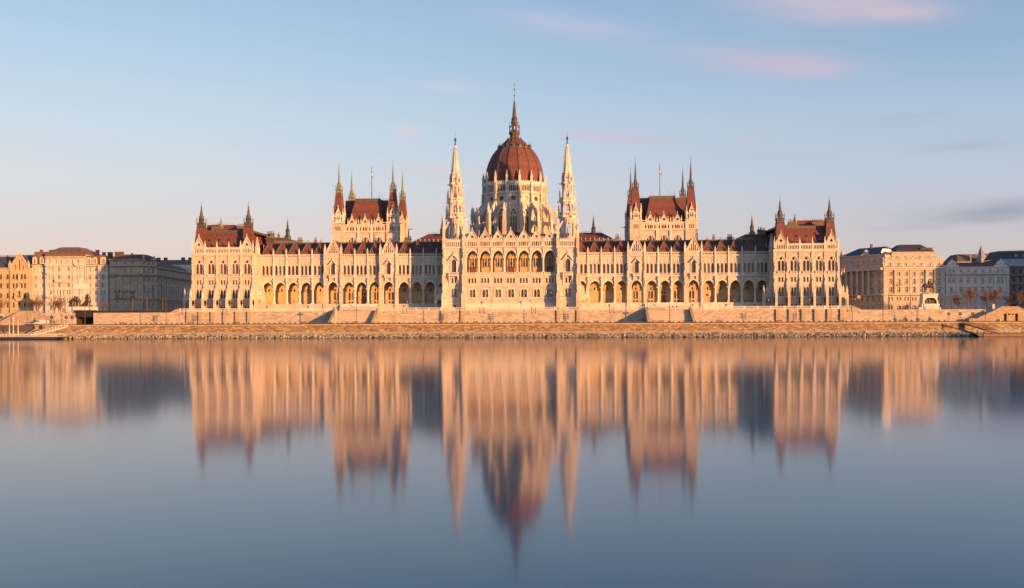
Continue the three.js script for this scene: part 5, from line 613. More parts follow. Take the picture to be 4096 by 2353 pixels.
  for (const [x, y, z, w, h] of [[-220, 38.8, -3, 1, 1.2], [-215.6, 38.8, -4, 2, 1.2], [-196.4, 38, -9, 1.4, 2.2], [-191, 37, -4, 1.2, 1.8], [-188, 37, -4, 2, 1.8]]) stack(G, x, y, z, w, h);
}
{ // grey corner house
  const G = group('corner_house', scene, 0, 0, -40); tag(G, 'grey shaded corner apartment house next to the left pavilion', 'building'); const rows = [[32.5, 1.1, 1.8], [28.5, 1.2, 2.3], [25, 1.2, 2], [20.7, 1.3, 2.9], [17.3, 1.3, 2.7], [13.4, 2, 2.6, 1], [10.3, 1.8, 1.4]];
  front(G, { x0: -185.7, x1: -171, y0: 10, y1: 35, wins: grid([-181.9, -178.4, -175], rows), mat: NM.grey, sm: NM.greyTrim, depth: .6, blinds: .4 }); const cl = Math.hypot(5.6, 4);
  front(G, { x0: 0, x1: cl, y0: 10, y1: 35, at: [-171, 0, 0], ry: Math.atan2(4, 5.6), wins: grid([1.4, 3.4, 5.4], rows.map(([y, w, h, a]) => [y, Math.min(w, 1), h, a])), mat: NM.grey, sm: NM.greyTrim, depth: .6 });
  const sl = 62, ra = Math.atan2(58, -5.3); front(G, { x0: 0, x1: sl, y0: 10, y1: 31.5, at: [-165.4, 0, -4], ry: ra, wins: grid(Array.from({ length: 15 }, (_, i) => 3 + i * 4), rows.slice(1)), mat: NM.grey, sm: NM.greyTrim, depth: .6, blinds: .3 });
  for (const [x0, x1, at, ry] of [[-185.7, -171, [0, 0, 0], 0], [0, cl, [-171, 0, 0], Math.atan2(4, 5.6)]]) bands(G, x0, x1, [[34.7, .5, .8], [31.8, .5, .9], [27.6, .6, 1], [16.7, .4, .7]], NM.greyTrim, at, ry); bands(G, 0, sl, [[31.2, .6, .9], [27.6, .6, .9], [16.7, .4, .7]], NM.greyTrim, [-165.4, 0, -4], ra);
  for (const x of [-183.6, -180.2, -176.7, -173.2]) mesh('pilaster', new B().box(x - .5, x + .5, 17.2, 27.6, 0, .35), NM.grey, G);
  for (const x of [-181.9, -178.4, -175]) { mesh('balcony', new B().box(x - 1.1, x + 1.1, 20, 20.3, 0, 1.1).box(x - 1.1, x + 1.1, 20.9, 21, 1, 1.1).box(x - 1.1, x - 1, 20.2, 21, 0, 1.1).box(x + 1, x + 1.1, 20.2, 21, 0, 1.1), NM.greyTrim, G); mesh('balcony', new B().box(x - 1.2, x + 1.2, 17.1, 17.3, 0, 1.1).box(x - 1.2, x + 1.2, 17.9, 18, 1.05, 1.1), MAT.iron, G); }
  mesh('body', new B().ext([[-185.7, 0.6], [-171, .6], [-166, 4.4], [-171.3, 62], [-185.7, 62]], 10, 31.3), NM.grey, G).rotation.x = -Math.PI / 2; G.children.at(-1).position.set(0, 0, 0);
  prismRoof(G, 'roof', NM.redTile, -185.6, -167, -16, -.3, 35.1, 37.6, 5, 5); mesh('long_roof', new B().quad([-165.6, 31.6, -5], [-170.9, 31.6, -62], [-176.5, 35, -62], [-171.5, 35, -5]).quad([-176.5, 35, -62], [-171.5, 35, -5], [-184, 35, -5], [-184, 35, -62]), NM.redTile, G);
  for (const [x, y, z, w, h] of [[-184.6, 36.6, -8, 4, 2.4], [-179, 37.4, -9, .6, 1.1]]) stack(G, x, y, z, w, h); for (const x of [-170.5, -166.6]) mesh('roof_statue', new B().lathe(6, x, -1.6 - (x + 170.5) * .7, [[.6, 35], [.5, 35.6], [.4, 36.4], [.2, 36.8], [.02, 37]]), NM.creamTrim, G);
}
{ const G = group('distant_house', scene, 0, 0, -140); tag(G, 'distant brown-roofed house rising behind the grey corner house', 'building'); front(G, { x0: -225, x1: -160, y0: 10, y1: 38.4, wins: grid([-200, -196, -192, -188], [[34, 1.4, 2]]), mat: NM.cream }); body(G, NM.cream, -225, -160, 10, 38.3, -20, -.6); prismRoof(G, 'roof', NM.brownTile, -225, -160, -20, .4, 38.4, 41.2, 4, 5); for (const x of [-205, -201, -191, -187]) stack(G, x, 40, -5, 1.8, 2.6); }
{ // ministry
  const G = group('ministry_building', scene, 0, 0, -40); tag(G, 'pale stone office block with stepped top storeys and dark hipped roof behind the equestrian statue', 'building'); const cols = [165.5, 169.1, 172.4, 175.7, 178.95, 182.7, 186.6];
  front(G, { x0: 162.5, x1: 189, y0: 10, y1: 29.2, wins: [...grid(cols, [[25.5, 1.2, 1.8], [21.9, 1.2, 2.3], [18, 1.25, 2.7]]), ...cols.flatMap(x => [[x - .62, 14.6, .72, 1.6], [x + .62, 14.6, .72, 1.6]]), ...cols.map(x => [x, 10.1, 1.7, 2.4, 1])], mat: NM.lime, sm: NM.limeTrim, depth: .6, blinds: .05 });
  front(G, { x0: 162.5, x1: 188.6, y0: 29.2, y1: 32.9, z: -.8, wins: grid(cols, [[29.6, 1.2, 1.7]]), mat: NM.lime, sm: NM.limeTrim }); front(G, { x0: 166.6, x1: 186, y0: 32.9, y1: 36.1, z: -2, wins: grid([168.7, 172.2, 175.5, 178.7, 182.2, 184.8], [[33, 1.2, 1.3]]), mat: NM.lime, sm: NM.limeTrim });
  body(G, NM.lime, 163, 188.9, 10, 29, -24, -.7); body(G, NM.lime, 163, 188.5, 29, 32.8, -24, -1.4); body(G, NM.lime, 163.6, 185.9, 32.8, 36, -24, -2.6);
  for (const [x0, x1, y, z] of [[162.5, 189, 29.2, -.3], [162.5, 188.6, 32.9, -1.1]]) for (let k = 0; k < 6; k++) { const L = (x1 - x0) / 6; balustrade(G, +(L).toFixed(2), x0 + (k + .5) * L, y, z, 0, .9, NM.limeTrim); }
  bands(G, 162.5, 189, [[28.2, .5, .7], [28.9, .3, .9], [17.2, .3, .5], [13.9, .2, .25], [24.7, .15, .15]], NM.limeTrim); bands(G, 162.5, 188.6, [[32.6, .35, .5, -.8]], NM.limeTrim); bands(G, 166.6, 186, [[35.8, .4, .5, -2]], NM.limeTrim);
  mesh('balcony', new B().box(166, 184.5, 17, 17.25, 0, 1.4).box(166, 184.5, 18.1, 18.2, 1.3, 1.4), NM.limeTrim, G); mesh('balcony', new B().box(167.9, 170.3, 21.4, 21.7, 0, 1.1).box(167.9, 170.3, 22.4, 22.5, 1, 1.1), MAT.iron, G); for (const x of [167.3, 174, 180.8, 184.6]) mesh('pilaster', new B().box(x - .3, x + .3, 17.4, 28.2, 0, x > 180 || x < 170 ? .55 : .15), NM.lime, G);
  mesh('rustication', (() => { const b = new B(); for (let k = 0; k < 11; k++) b.box(162.45, 189.05, 13.0 + k * .38 - (k > 1 ? .0 : 0), 13.04 + k * .38, 0, .02); return b; })(), NM.limeTrim, G);
  prismRoof(G, 'roof', NM.slate, 168, 186, -20, -2.3, 36.1, 39.9, 4.6, 6); mesh('roof_wing', new B().ext([[180, 36.1], [186, 36.1], [184.8, 38.2], [180, 38.2]], -18, -4), NM.slate, G); const gr = mesh('glass_roof', new B().ext([[-2.9, 35.9], [2.9, 35.9], [1.6, 37.7], [-2.2, 37.7]], -.1, .1), new THREE.MeshPhysicalMaterial({ color: new THREE.Color().setRGB(.2, .2, .2), metalness: .4, roughness: .4, side: THREE.DoubleSide }), G, 165.2, 0, -4.2, .3);
  // side wing turned towards the square, with giant columns
  const A = [162.5, 0, 0], ry = -1.02, L = 27, at = [162.5 - L * Math.cos(1.02), 0, -L * Math.sin(1.02)], cs = Array.from({ length: 8 }, (_, i) => 2 + i * 3.2);
  front(G, { x0: 0, x1: L, y0: 10, y1: 31, at, ry, wins: grid(cs, [[25, 1.1, 1.8], [21.6, 1.1, 2.2], [18, 1.2, 2.5], [14.6, 1.2, 1.6], [11, 1.3, 1.4]]), mat: NM.lime, sm: NM.limeTrim, depth: .6, blinds: .1 }); front(G, { x0: 0, x1: L, y0: 31, y1: 35, z: -1, at, ry, wins: grid(cs, [[31.7, 1, 1.6]]), mat: NM.lime }); bands(G, 0, L, [[28.2, .5, 1.7], [28.8, .3, 2], [17, .4, 1.3], [31, .25, .6], [35, .4, .4, -1]], NM.limeTrim, at, ry);
  const Cc = Math.cos(ry), Ss = Math.sin(ry); cs.slice(0, 7).forEach((x, i) => { if (i < 6) mesh('column', memo('mcol', () => new B().lathe(10, 0, 0, [[.8, 17.4], [.62, 17.9], [.56, 27.2], [.8, 27.8], [.85, 28.2]]).geo()), NM.lime, G, at[0] + (x + 1.6) * Cc + 1.1 * Ss, 0, at[2] - (x + 1.6) * Ss + 1.1 * Cc); });
  mesh('side_body', new B().at(at[0], 0, at[2], ry).box(0, L, 10, 30.9, -16, -.7).box(0, L, 30.9, 34.9, -16, -1.6), NM.lime, G); mesh('side_roof', new B().at(at[0], 0, at[2], ry).quad([0, 35.2, -1], [L, 35.2, -1], [L - 6, 39.2, -8], [6, 39.2, -8]).quad([L, 35.2, -1], [L, 35.2, -16], [L - 6, 39.2, -9], [L - 6, 39.2, -8]).quad([0, 35.2, -16], [0, 35.2, -1], [6, 39.2, -8], [6, 39.2, -9]), NM.slateBlue, G);
  for (const x of [3, 16.5]) mesh('roof_sculpture', memo('rsc', () => new B().lathe(7, 0, 0, [[1.2, 35.3], [1.3, 36], [1.0, 36.6], [1.1, 37], [.6, 37.6], [.1, 37.9]]).box(-1.8, 1.8, 35.2, 35.8, -.5, .5).geo()), NM.limeTrim, G, at[0] + x * Cc - .6 * Ss, 0, at[2] - x * Ss - .6 * Cc); stack(G, 161.5, 38, -14, .8, 2.6);
}
{ // white house with curved gables
  const G = group('white_house', scene, 0, 0, -42); tag(G, 'white ornate house with two curved gables and red roof, right of the equestrian statue', 'building'); const mid = [196.8, 200, 203.1, 206.2, 209.3], ends = [191.8, 193.5, 213, 214.6], mixed = [192.6, ...mid, 213.8];
  front(G, { x0: 189.9, x1: 217.7, y0: 10, y1: 29.4, wins: [...grid([...mid, ...ends], [[27, 1, 1.3], [22.5, 1.05, 2.1]]), ...grid(mixed, [[18, 1.2, 2.3, 1], [13.9, 1.2, 2.1], [10.4, 1.1, 1.3]])], mat: NM.pale, sm: NM.paleTrim, depth: .6, blinds: .1 }); body(G, NM.pale, 190.2, 217.4, 10, 29.3, -20, -.7);
  bands(G, 189.9, 217.7, [[26.1, .5, .9], [25.2, .3, .3], [16.5, .4, .5], [29.2, .3, .4]], NM.paleTrim); for (const x of [190.5, 195.2, 211.5, 217]) mesh('pilaster', new B().box(x - .5, x + .5, 16.8, 25.2, 0, .4).box(x - .65, x + .65, 24.4, 25.2, 0, .5), NM.paleTrim, G);
  for (const x of mixed) mesh('window_hood', new B().ext([[-1.1, 20.5], [1.1, 20.5], [.9, 21.1], [.4, 21.3], [0, 21.7], [-.4, 21.3], [-.9, 21.1]], 0, .45), NM.paleTrim, G, x); for (let k = 0; k < 8; k++) mesh('rustic_band', memo('rband', () => new B().box(189.95, 217.65, 0, .34, 0, .1).geo()), NM.pale, G, 0, 12.4 + k * .48 + (k > 2 ? 0 : 0), 0);
  for (const x of [192.9, 214]) { mesh('curved_gable', new B().ext([[-3, 29.4], [3, 29.4], [2.9, 30], [2, 30.4], [1.6, 31.4], [.8, 32.2], [0, 32.4], [-.8, 32.2], [-1.6, 31.4], [-2, 30.4], [-2.9, 30]], -.6, .25), NM.paleTrim, G, x); mesh('gable_arch', archBand(new B(), 0, 3, 29.7, 31.1, .25, .25, .45), NM.paleTrim, G, x); mesh('gable_ball', new B().lathe(8, 0, 0, [[.3, 32.3], [.15, 32.6], [.28, 32.9], [.02, 33.2]]), NM.paleTrim, G, x); }
  prismRoof(G, 'roof', NM.redTile, 190, 217.6, -18, -.3, 29.5, 31.6, 1, 4); 
}
{ const G = group('dark_house', scene, 0, 0, -45); tag(G, 'dark shaded house with zinc attic at the far right edge', 'building'); const xs = Array.from({ length: 9 }, (_, i) => 221 + i * 2.9); front(G, { x0: 219.2, x1: 247, y0: 10, y1: 29.8, wins: grid(xs, [[26.4, 1, 2.2], [22.8, 1.1, 2.2], [18.8, 1.1, 2.2], [14.8, 1.1, 2.2], [11, 1.2, 2]]), mat: NM.darkStone, fm: MAT.iron, sill: false, blinds: 0 }); body(G, NM.darkStone, 219.4, 247, 10, 29.7, -25, -.6); bands(G, 219.2, 247, [[25.4, .4, .6], [21.6, .3, .4], [17.6, .5, .8], [29.4, .4, .6]], NM.darkStone); mesh('zinc_attic', new B().quad([219, 29.8, .2], [247, 29.8, .2], [247, 33.2, -3], [216, 33.2, -3]).quad([219, 29.8, .2], [216, 33.2, -3], [216, 33, -20], [219, 29.8, -20]), NM.zinc, G); for (let i = 0; i < 6; i++) mesh('skylight', new B().box(-.7, .7, -.5, .5, 0, .1), MAT.glassPale, G, 224 + i * 3.4, 34.7, -4.2); mesh('roof', new B().quad([216, 33.2, -3], [247, 33.2, -3], [247, 37.8, -10], [219, 37.2, -10]).quad([216, 33.2, -3], [219, 37.2, -10], [219, 37.2, -20], [216, 33.2, -20]), NM.slate, G); }
{ const G = group('turret_house', scene, 0, 0, -82); tag(G, 'distant house with brown and orange roof and a thin grey turret', 'building'); front(G, { x0: 211, x1: 245, y0: 10, y1: 34, wins: grid([218.5, 220.5], [[31, 1, 1.4]]), mat: NM.zinc }); body(G, NM.zinc, 211, 245, 10, 33.9, -20, -.6); mesh('roof', new B().quad([211, 34, 0], [224, 34, 0], [222, 37.9, -6], [213, 37.9, -6]).quad([211, 34, 0], [213, 37.9, -6], [213, 37.9, -14], [211, 34, -20]), NM.brownTile, G); mesh('roof', new B().quad([224, 34.5, .1], [231, 34.5, .1], [233, 38.4, -6], [222, 38.1, -6]).quad([231, 34.5, .1], [245, 34.5, .1], [245, 38.4, -6], [233, 38.4, -6]), NM.orangeTile, G); mesh('turret', new B().oct(221.9, .8, [[2.2, 33], [2.1, 35.2], [1.1, 37.8], [1.3, 38], [1.1, 38.4], [.9, 39.6], [.4, 40.4], [.35, 41.2], [.06, 41.6], [.05, 44.3]]), NM.zinc, G); mesh('chimney', new B().box(217, 217.4, 34, 37, -.2, .2), MAT.ironPale, G); }
{ const G = group('apartment_house', scene, 0, 0, 8); tag(G, 'plain stone apartment house on the quay outside the right picture edge', 'building'); front(G, { x0: 242, x1: 300, y0: 10, y1: 36, wins: grid(Array.from({ length: 10 }, (_, i) => 245 + i * 5.6), [[12, 1.4, 2.2], [17, 1.4, 2.2], [21, 1.4, 2.2], [25, 1.4, 2.2], [29, 1.4, 2.2]]), mat: NM.cream, blinds: .1 }); body(G, NM.cream, 242, 300, 10, 35.9, -44, -.6); prismRoof(G, 'roof', NM.brownTile, 241.6, 300.4, -44.4, .4, 36, 41, 5, 8); }

/* ---------- monuments, statues ---------- */
function sdfBody(bones, lo, hi, res = 64, k = .12) {      // one skin over tapered bones: [ax,ay,az,ra, bx,by,bz,rb]
  const size = Math.max(hi[0] - lo[0], hi[1] - lo[1], hi[2] - lo[2]) / 2 * 1.08, c = lo.map((v, i) => (v + hi[i]) / 2), mc = new MarchingCubes(res, new THREE.MeshStandardMaterial(), false, false, 120000);
  mc.isolation = 0; const f = mc.field, h = res / 2;
  for (let z = 0; z < res; z++) for (let y = 0; y < res; y++) for (let x = 0; x < res; x++) {
    const p = [c[0] + (x - h) / h * size, c[1] + (y - h) / h * size, c[2] + (z - h) / h * size]; let s = 0;
    for (const [ax, ay, az, ra, bx, by, bz, rb] of bones) { const dx = bx - ax, dy = by - ay, dz = bz - az, t = clamp(((p[0] - ax) * dx + (p[1] - ay) * dy + (p[2] - az) * dz) / (dx * dx + dy * dy + dz * dz + 1e-9), 0, 1), q = Math.hypot(p[0] - ax - t * dx, p[1] - ay - t * dy, p[2] - az - t * dz) - lerp(ra, rb, t); s += Math.exp(-q / k * 3); }
    f[x + y * res + z * res * res] = Math.log(s) * k / 3;
  }
  mc.update(); const n = mc.count ?? mc.geometry.drawRange.count, g = new THREE.BufferGeometry(), P = new Float32Array(n * 3); for (let i = 0; i < n * 3; i++) P[i] = mc.positionArray[i] * size + c[i % 3]; const N = mc.normalArray.slice(0, n * 3);
  g.setAttribute('position', new THREE.BufferAttribute(P, 3)); g.setAttribute('normal', new THREE.BufferAttribute(new Float32Array(N), 3)); const uv = new Float32Array(n * 2); for (let i = 0; i < n; i++) { uv[2 * i] = P[3 * i] + P[3 * i + 2]; uv[2 * i + 1] = P[3 * i + 1]; } g.setAttribute('uv', new THREE.BufferAttribute(uv, 2)); return g;
}
// robed standing figure, feet at the origin, h tall, with bent arms
const robed = (h, bend = 0) => { const q = h / 1.8; return [[0, .05, 0, .26, .02, .9, 0, .2], [.02, .9, 0, .2, bend * .2, 1.42, .04, .22], [bend * .2, 1.42, .04, .1, bend * .26, 1.56, .06, .07], [bend * .27, 1.66, .08, .12, bend * .28, 1.7, .08, .11], [-.2 + bend * .2, 1.4, .03, .09, -.32, 1.12, .1, .08], [-.32, 1.12, .1, .075, -.1, 1.0, .26, .06], [.2 + bend * .2, 1.4, .03, .09, .33, 1.1, .06, .08], [.33, 1.1, .06, .075, .2, .9, .24, .06]].map(b => b.map(v => v * q)); };
const shift = (bs, x, y, z) => bs.map(([a, b, c, r, d, e, f, s]) => [a + x, b + y, c + z, r, d + x, e + y, f + z, s]);
{
  const G = group('bronze_monument', scene, -182, 10.2, -5); tag(G, 'tall white stone monument with dark bronze figures above the underpass', 'monument');
  mesh('base', new B().box(-5.4, 5.8, 0, 2.75, -3, 3).box(-6.2, 6.4, 0, .5, -3.6, 3.6), MAT.white, G); const sh = new B(); sh.box(-2.4, 2.3, 2.7, 10.1, -2.2, .9); for (const x of [-1.8, .35, 1.65]) sh.box(x - .55, x + .55, 2.7, 10.1, .9, 1.25); mesh('pillar', sh, MAT.white, G); mesh('cap', new B().box(-2.9, 2.8, 10.1, 10.35, -2.6, 1.7).box(-2.6, 2.5, 10.35, 11.7, -2.4, 1.4).ext([[-2.2, 11.7], [2.1, 11.7], [1.7, 12.2], [-1.8, 12.2]], -2, 1.2), MAT.white, G);
  mesh('stone_group', sdfBody([[-1.5, 12.6, 0, .5, 1.5, 12.5, 0, .45], [-.9, 12.6, 0, .7, -.6, 13.9, 0, .75], [-.6, 13.9, 0, .8, .4, 13.9, 0, .7], [.1, 13.6, 0, .6, .3, 14.8, 0, .42], [.1, 15.0, .1, .3, .15, 15.35, .1, .28], [.5, 13.4, .3, .35, 1.6, 12.5, .4, .3], [-1.3, 12.5, .4, .35, -.3, 13.2, .5, .3]], [-2.3, 12, -1.2], [2.3, 15.8, 1.2], 44, .15), MAT.white, G);
  mesh('bronze_group', sdfBody([...shift(robed(3.7, .2), -3.1, 2.75, 1.8), ...shift(robed(4.6, 0), -1.9, 2.75, 1.7), ...shift(robed(4.4, -.3), -.6, 2.75, 1.8), ...shift(robed(3.6, -.6), .1, 2.75, 1.6), ...shift(robed(2.9, .5), -4, 2.75, 1.9), [-4.4, 2.9, 1.7, .45, .4, 2.9, 1.7, .45]], [-5, 2.7, .4], [1.2, 7.6, 3], 64, .13), MAT.bronze, G);
  mesh('bronze_figure', sdfBody([...shift(robed(4.4, -.1), 3.6, 3.9, 1.4), [3.4, 3.1, 1.4, .9, 3.8, 4.6, 1.3, .75], [1.6, 3.4, 1.3, .7, 3, 4.6, 1.2, .8], [2.4, 2.9, 1.3, .5, 5.2, 2.9, 1.3, .45], [3, 5.4, 1.4, .5, 2.2, 4, 1.4, .5]], [.8, 2.6, .2], [5.8, 8.8, 2.6], 56, .14), MAT.bronze, G);
}
{
  const G = group('equestrian_statue', scene, 169.3, 10.2, -5); tag(G, 'bronze rider on a striding horse upon a white stone pedestal', 'statue');
  mesh('pedestal', new B().box(-4.9, 3.9, 0, .9, -2.4, 2.4).box(-3.6, 3.5, .9, 2.3, -2, 2.1).ext([[-3.3, 2.3], [3.3, 2.3], [3.1, 3.4], [2.7, 3.9], [2.9, 5.5], [3.0, 6.2], [2.6, 6.5], [-2.8, 6.5], [-3.1, 6.2], [-3.0, 5.5], [-2.9, 3.9], [-3.3, 3.4]], -1.7, 1.7, [[[-2.5, 2.4], [2.6, 2.4], [2.5, 3.4], [1.9, 4.4], [1.2, 4.8], [-1.1, 4.8], [-1.8, 4.4], [-2.4, 3.4]]]).box(-2.5, 2.6, 2.3, 4.9, -1.6, -.6).box(-3, 3.1, 6.2, 6.5, -1.9, 1.95), MAT.white, G);
  mesh('bronze_relief', sdfBody([-2.1, -1.5, -.9, -.3, .3, .9, 1.5, 2.1].flatMap((x, i) => shift(robed(1.9 + .4 * Math.sin(i * 2.4) * (Math.abs(x) < 1.6 ? 1 : -.4), .2 * Math.sin(i * 5)), x, 2.35, .9)), [-2.8, 2.3, 0], [2.8, 5, 1.8], 60, .07), MAT.bronze, G); mesh('plinth', new B().box(-2.5, 2.6, 6.5, 6.75, -1.3, 1.3), MAT.bronze, G);
  // horse facing right, in step; feet on y = 6.75
  const y = 6.75, horse = [[-1.55, 3.05, 0, .78, 1.35, 3.05, 0, .8], [-1.5, 3.1, 0, .8, -.2, 2.85, 0, .76], [1.3, 3.2, 0, .72, 2.15, 4.35, 0, .42], [2.15, 4.35, 0, .4, 2.55, 4.6, 0, .32], [2.5, 4.62, 0, .3, 2.95, 3.75, 0, .17], [2.95, 3.75, 0, .19, 2.95, 3.5, 0, .15], [2.35, 4.85, .1, .08, 2.42, 5.1, .12, .04], [2.35, 4.85, -.1, .08, 2.42, 5.1, -.12, .04],
    [1.5, 2.6, .35, .36, 1.45, 1.5, .35, .2], [1.45, 1.5, .35, .18, 1.4, .3, .35, .12], [1.4, .3, .35, .14, 1.52, .05, .35, .17], [1.6, 2.7, -.35, .34, 2.35, 2.05, -.35, .2], [2.35, 2.05, -.35, .17, 2.15, 1.05, -.35, .11], [2.15, 1.05, -.35, .12, 2.05, .8, -.35, .14],
    [-1.7, 2.7, .38, .52, -1.35, 1.75, .38, .26], [-1.35, 1.75, .38, .22, -1.95, 1.05, .38, .15], [-1.95, 1.05, .38, .14, -1.75, .12, .38, .13], [-1.75, .12, .38, .14, -1.6, .06, .38, .17], [-1.55, 2.7, -.38, .5, -.75, 1.7, -.38, .26], [-.75, 1.7, -.38, .2, -.75, .95, -.38, .13], [-.75, .95, -.38, .12, -.2, .35, -.38, .13], [-2.15, 3.4, 0, .26, -2.6, 2.6, 0, .28], [-2.6, 2.6, 0, .26, -2.9, 1.4, 0, .12]].map(([a, b, c, r, d, e, f, s]) => [a, b + y, c, r, d, e + y, f, s]);
  mesh('horse', sdfBody(horse, [-3.2, y - .1, -1.3], [3.3, y + 5.3, 1.3], 88, .1), MAT.bronze, G);
  mesh('rider', sdfBody([[-.2, 3.6, 0, .42, 0, 4.7, 0, .38], [0, 4.7, 0, .42, .05, 5.1, 0, .22], [.08, 5.1, 0, .14, .1, 5.3, 0, .13], [.12, 5.5, 0, .23, .14, 5.65, 0, .21], [-.3, 3.7, .1, .3, -1.1, 3.6, .35, .3], [0, 3.6, .5, .28, .55, 2.9, .72, .2], [.55, 2.9, .72, .18, .35, 1.75, .75, .12], [.35, 1.75, .75, .11, .62, 1.65, .78, .08], [0, 3.6, -.5, .28, .55, 2.9, -.72, .2], [.55, 2.9, -.72, .18, .35, 1.75, -.75, .12], [0, 4.85, .42, .15, .15, 4.2, .55, .12], [.15, 4.2, .55, .11, .75, 4.05, .3, .09], [0, 4.85, -.42, .15, .15, 4.2, -.55, .12], [.15, 4.2, -.55, .11, .75, 4.05, -.2, .09]].map(([a, b, c, r, d, e, f, s]) => [a, b + y, c, r, d, e + y, f, s]), [-1.7, y + 1.4, -1.2], [1.4, y + 6, 1.2], 64, .09), MAT.bronze, G);
}
{ const g = sdfBody(robed(2.6), [-.7, 0, -.6], [.7, 2.7, .6], 34, .07); [[82.9, 'first'], [88.2, 'second'], [93.5, 'third'], [98.9, 'fourth']].forEach(([x, n]) => { const G = group('arcade_statue', scene, x, 13.45, -3.9); tag(G, `robed statue in the right arcade, ${n} of four counted from the dome`, 'statue', 'statues in the right arcade'); mesh('figure', g, MAT.greyStat ??= std([.22, .19, .16], .8, stoneTex), G, 0, .5, 0); mesh('pedestal', memo('stped', () => new B().box(-.5, .5, 0, .5, -.45, .45).geo()), MAT.greyStat, G); }); }

/* ---------- lamps, masts, signals ---------- */
const ord = ['first', 'second', 'third', 'fourth', 'fifth', 'sixth', 'seventh', 'eighth', 'ninth', 'tenth', 'eleventh', 'twelfth', 'thirteenth', 'fourteenth'];
const copyOf = (proto, name, x, y, z) => { const c = proto.clone(); c.name = numbered(name); c.position.set(x, y, z); scene.add(c); return c; };
function many(name, build, spots, label, category, grp) { let proto; spots.forEach(([x, y, z, ry], i) => { let o; if (!proto) { o = proto = group(name, scene, x, y, z); build(o); } else o = copyOf(proto, name, x, y, z); if (ry) o.rotation.y = ry; o.userData = {}; tag(o, typeof label === 'function' ? label(i, x) : label, category, grp); }); }
const near = x => { const s = x < 0 ? 'left' : 'right', a = Math.abs(x); return a < 30 ? `in front of the dome block, ${s} half` : a < 52 ? `below the arcade just ${s} of the dome block` : a < 72 ? `by the ${s} flight of steps` : a < 103 ? `below the outer part of the ${s} arcade` : a < 133 ? `below the ${s} corner pavilion` : `beyond the ${s} corner pavilion`; };
many('street_lamp', G => { mesh('pole', new B().lathe(6, 0, 0, [[.16, 0], [.12, 1], [.075, 10.2], [.02, 10.3]]), MAT.rust, G); mesh('arm', new B().box(-1.2, .05, 10.1, 10.22, -.08, .08), MAT.rust, G); mesh('lamp_head', new B().box(-1.5, -.6, 10.05, 10.2, -.16, .16), MAT.iron, G); }, [[-187.7, 5.3, 28], [-164.7, 5.3, 28], [-132.7, 5.3, 28], [-18.8, 5.3, 28], [20.9, 5.3, 28], [-58.6, 5.3, 28], [60.9, 5.3, 28], [140.3, 5.3, 28]], (i, x) => i === 0 ? 'tall thin brown lamp post above the white gangway' : i === 1 ? 'tall thin brown lamp post before the underpass' : `tall thin brown lamp post ${near(x)}`, 'street lamp', 'tall lamp posts on the quay road');
many('floodlight_mast', G => { mesh('pole', new B().lathe(6, 0, 0, [[.16, 0], [.1, 5.9], [.02, 6]]), MAT.ironPale, G); for (const y of [4, 4.8, 5.6]) { mesh('crossbar', new B().box(-.75, .75, y, y + .08, -.05, .05), MAT.ironPale, G); for (const x of [-.75, .75]) mesh('floodlight', memo('flood', () => new B().box(-.22, .22, -.2, .2, -.18, .14).geo()), MAT.iron, G, x, y + .1, -.15); } }, [-125.15, -109.2, -39.7, -10.3, 9.4, 39, 108.1, 127.6].map(x => [x, 5.3, 29.5]), (i, x) => `grey mast with six floodlights ${near(x)}, ${Math.abs(x) > 120 ? 'outer' : 'inner'} one`, 'mast', 'floodlight masts');
many('camera_mast', G => { mesh('pole', new B().lathe(6, 0, 0, [[.2, 0], [.15, 7.2], [.02, 7.3]]), MAT.white, G); mesh('crossbar', new B().box(-.7, .7, 6.1, 6.2, -.05, .05), MAT.white, G); for (const x of [-.75, .75]) mesh('camera', memo('cam', () => new B().oct(0, 0, [[.2, -.2], [.28, 0], [.28, .3], [.1, .4]]).geo()), MAT.iron, G, x, 6.1, 0); }, [[-66.2, 5.3, 29.5], [62.6, 5.3, 29.5]], (i, x) => `white mast with two cameras by the ${x < 0 ? 'left' : 'right'} flight of steps`, 'mast', 'white camera masts');
const terraceLamp = G => { mesh('post', new B().lathe(8, 0, 0, [[.28, 0], [.3, .3], [.14, .5], [.1, 1.2], [.14, 1.3], [.07, 1.5], [.06, 3], [.16, 3.1], [.1, 3.2]]), MAT.iron, G); mesh('lantern', new B().lathe(6, 0, 0, [[.16, 3.2], [.3, 3.85], [.28, 3.9]]), MAT.glassPale, G); mesh('lantern_cap', new B().lathe(6, 0, 0, [[.34, 3.88], [.2, 4.1], [.08, 4.25], [.02, 4.5]]), MAT.iron, G); };
many('terrace_lamp', terraceLamp, [-116.3, -100.3, -86.5, -69.4, -52.75, -41.1, -29.8, -7.6, 8, 30.1, 42.3, 53.9, 70.5, 87.5, 100.8, 116.6].map(x => [x, 10.52, 13.5]), (i, x) => `black lantern post on the terrace, ${i < 8 ? ord[i] : ord[15 - i]} from the ${i < 8 ? 'left' : 'right'} end`, 'lamp', 'lantern posts on the terrace');
const hang = (G, top = 5) => { mesh('chain', new B().bar([0, 1.2, 0], [0, top, 0], .06), MAT.iron, G); mesh('lantern', new B().lathe(6, 0, 0, [[.06, 0], [.3, .35], [.36, .9], [.16, 1.15], [.04, 1.35]]), MAT.iron, G); };
many('hanging_lantern', G => hang(G), [...BAYS, ...GABLES].sort((a, b) => a - b).flatMap(x => [[-x, 18.6, -2.6], [x, 18.6, -2.6]]), (i, x) => `black lantern hanging in the ${x < 0 ? 'left' : 'right'} arcade, ${ord[i >> 1]} arch from the dome`, 'lantern', 'lanterns hanging in the arcades');
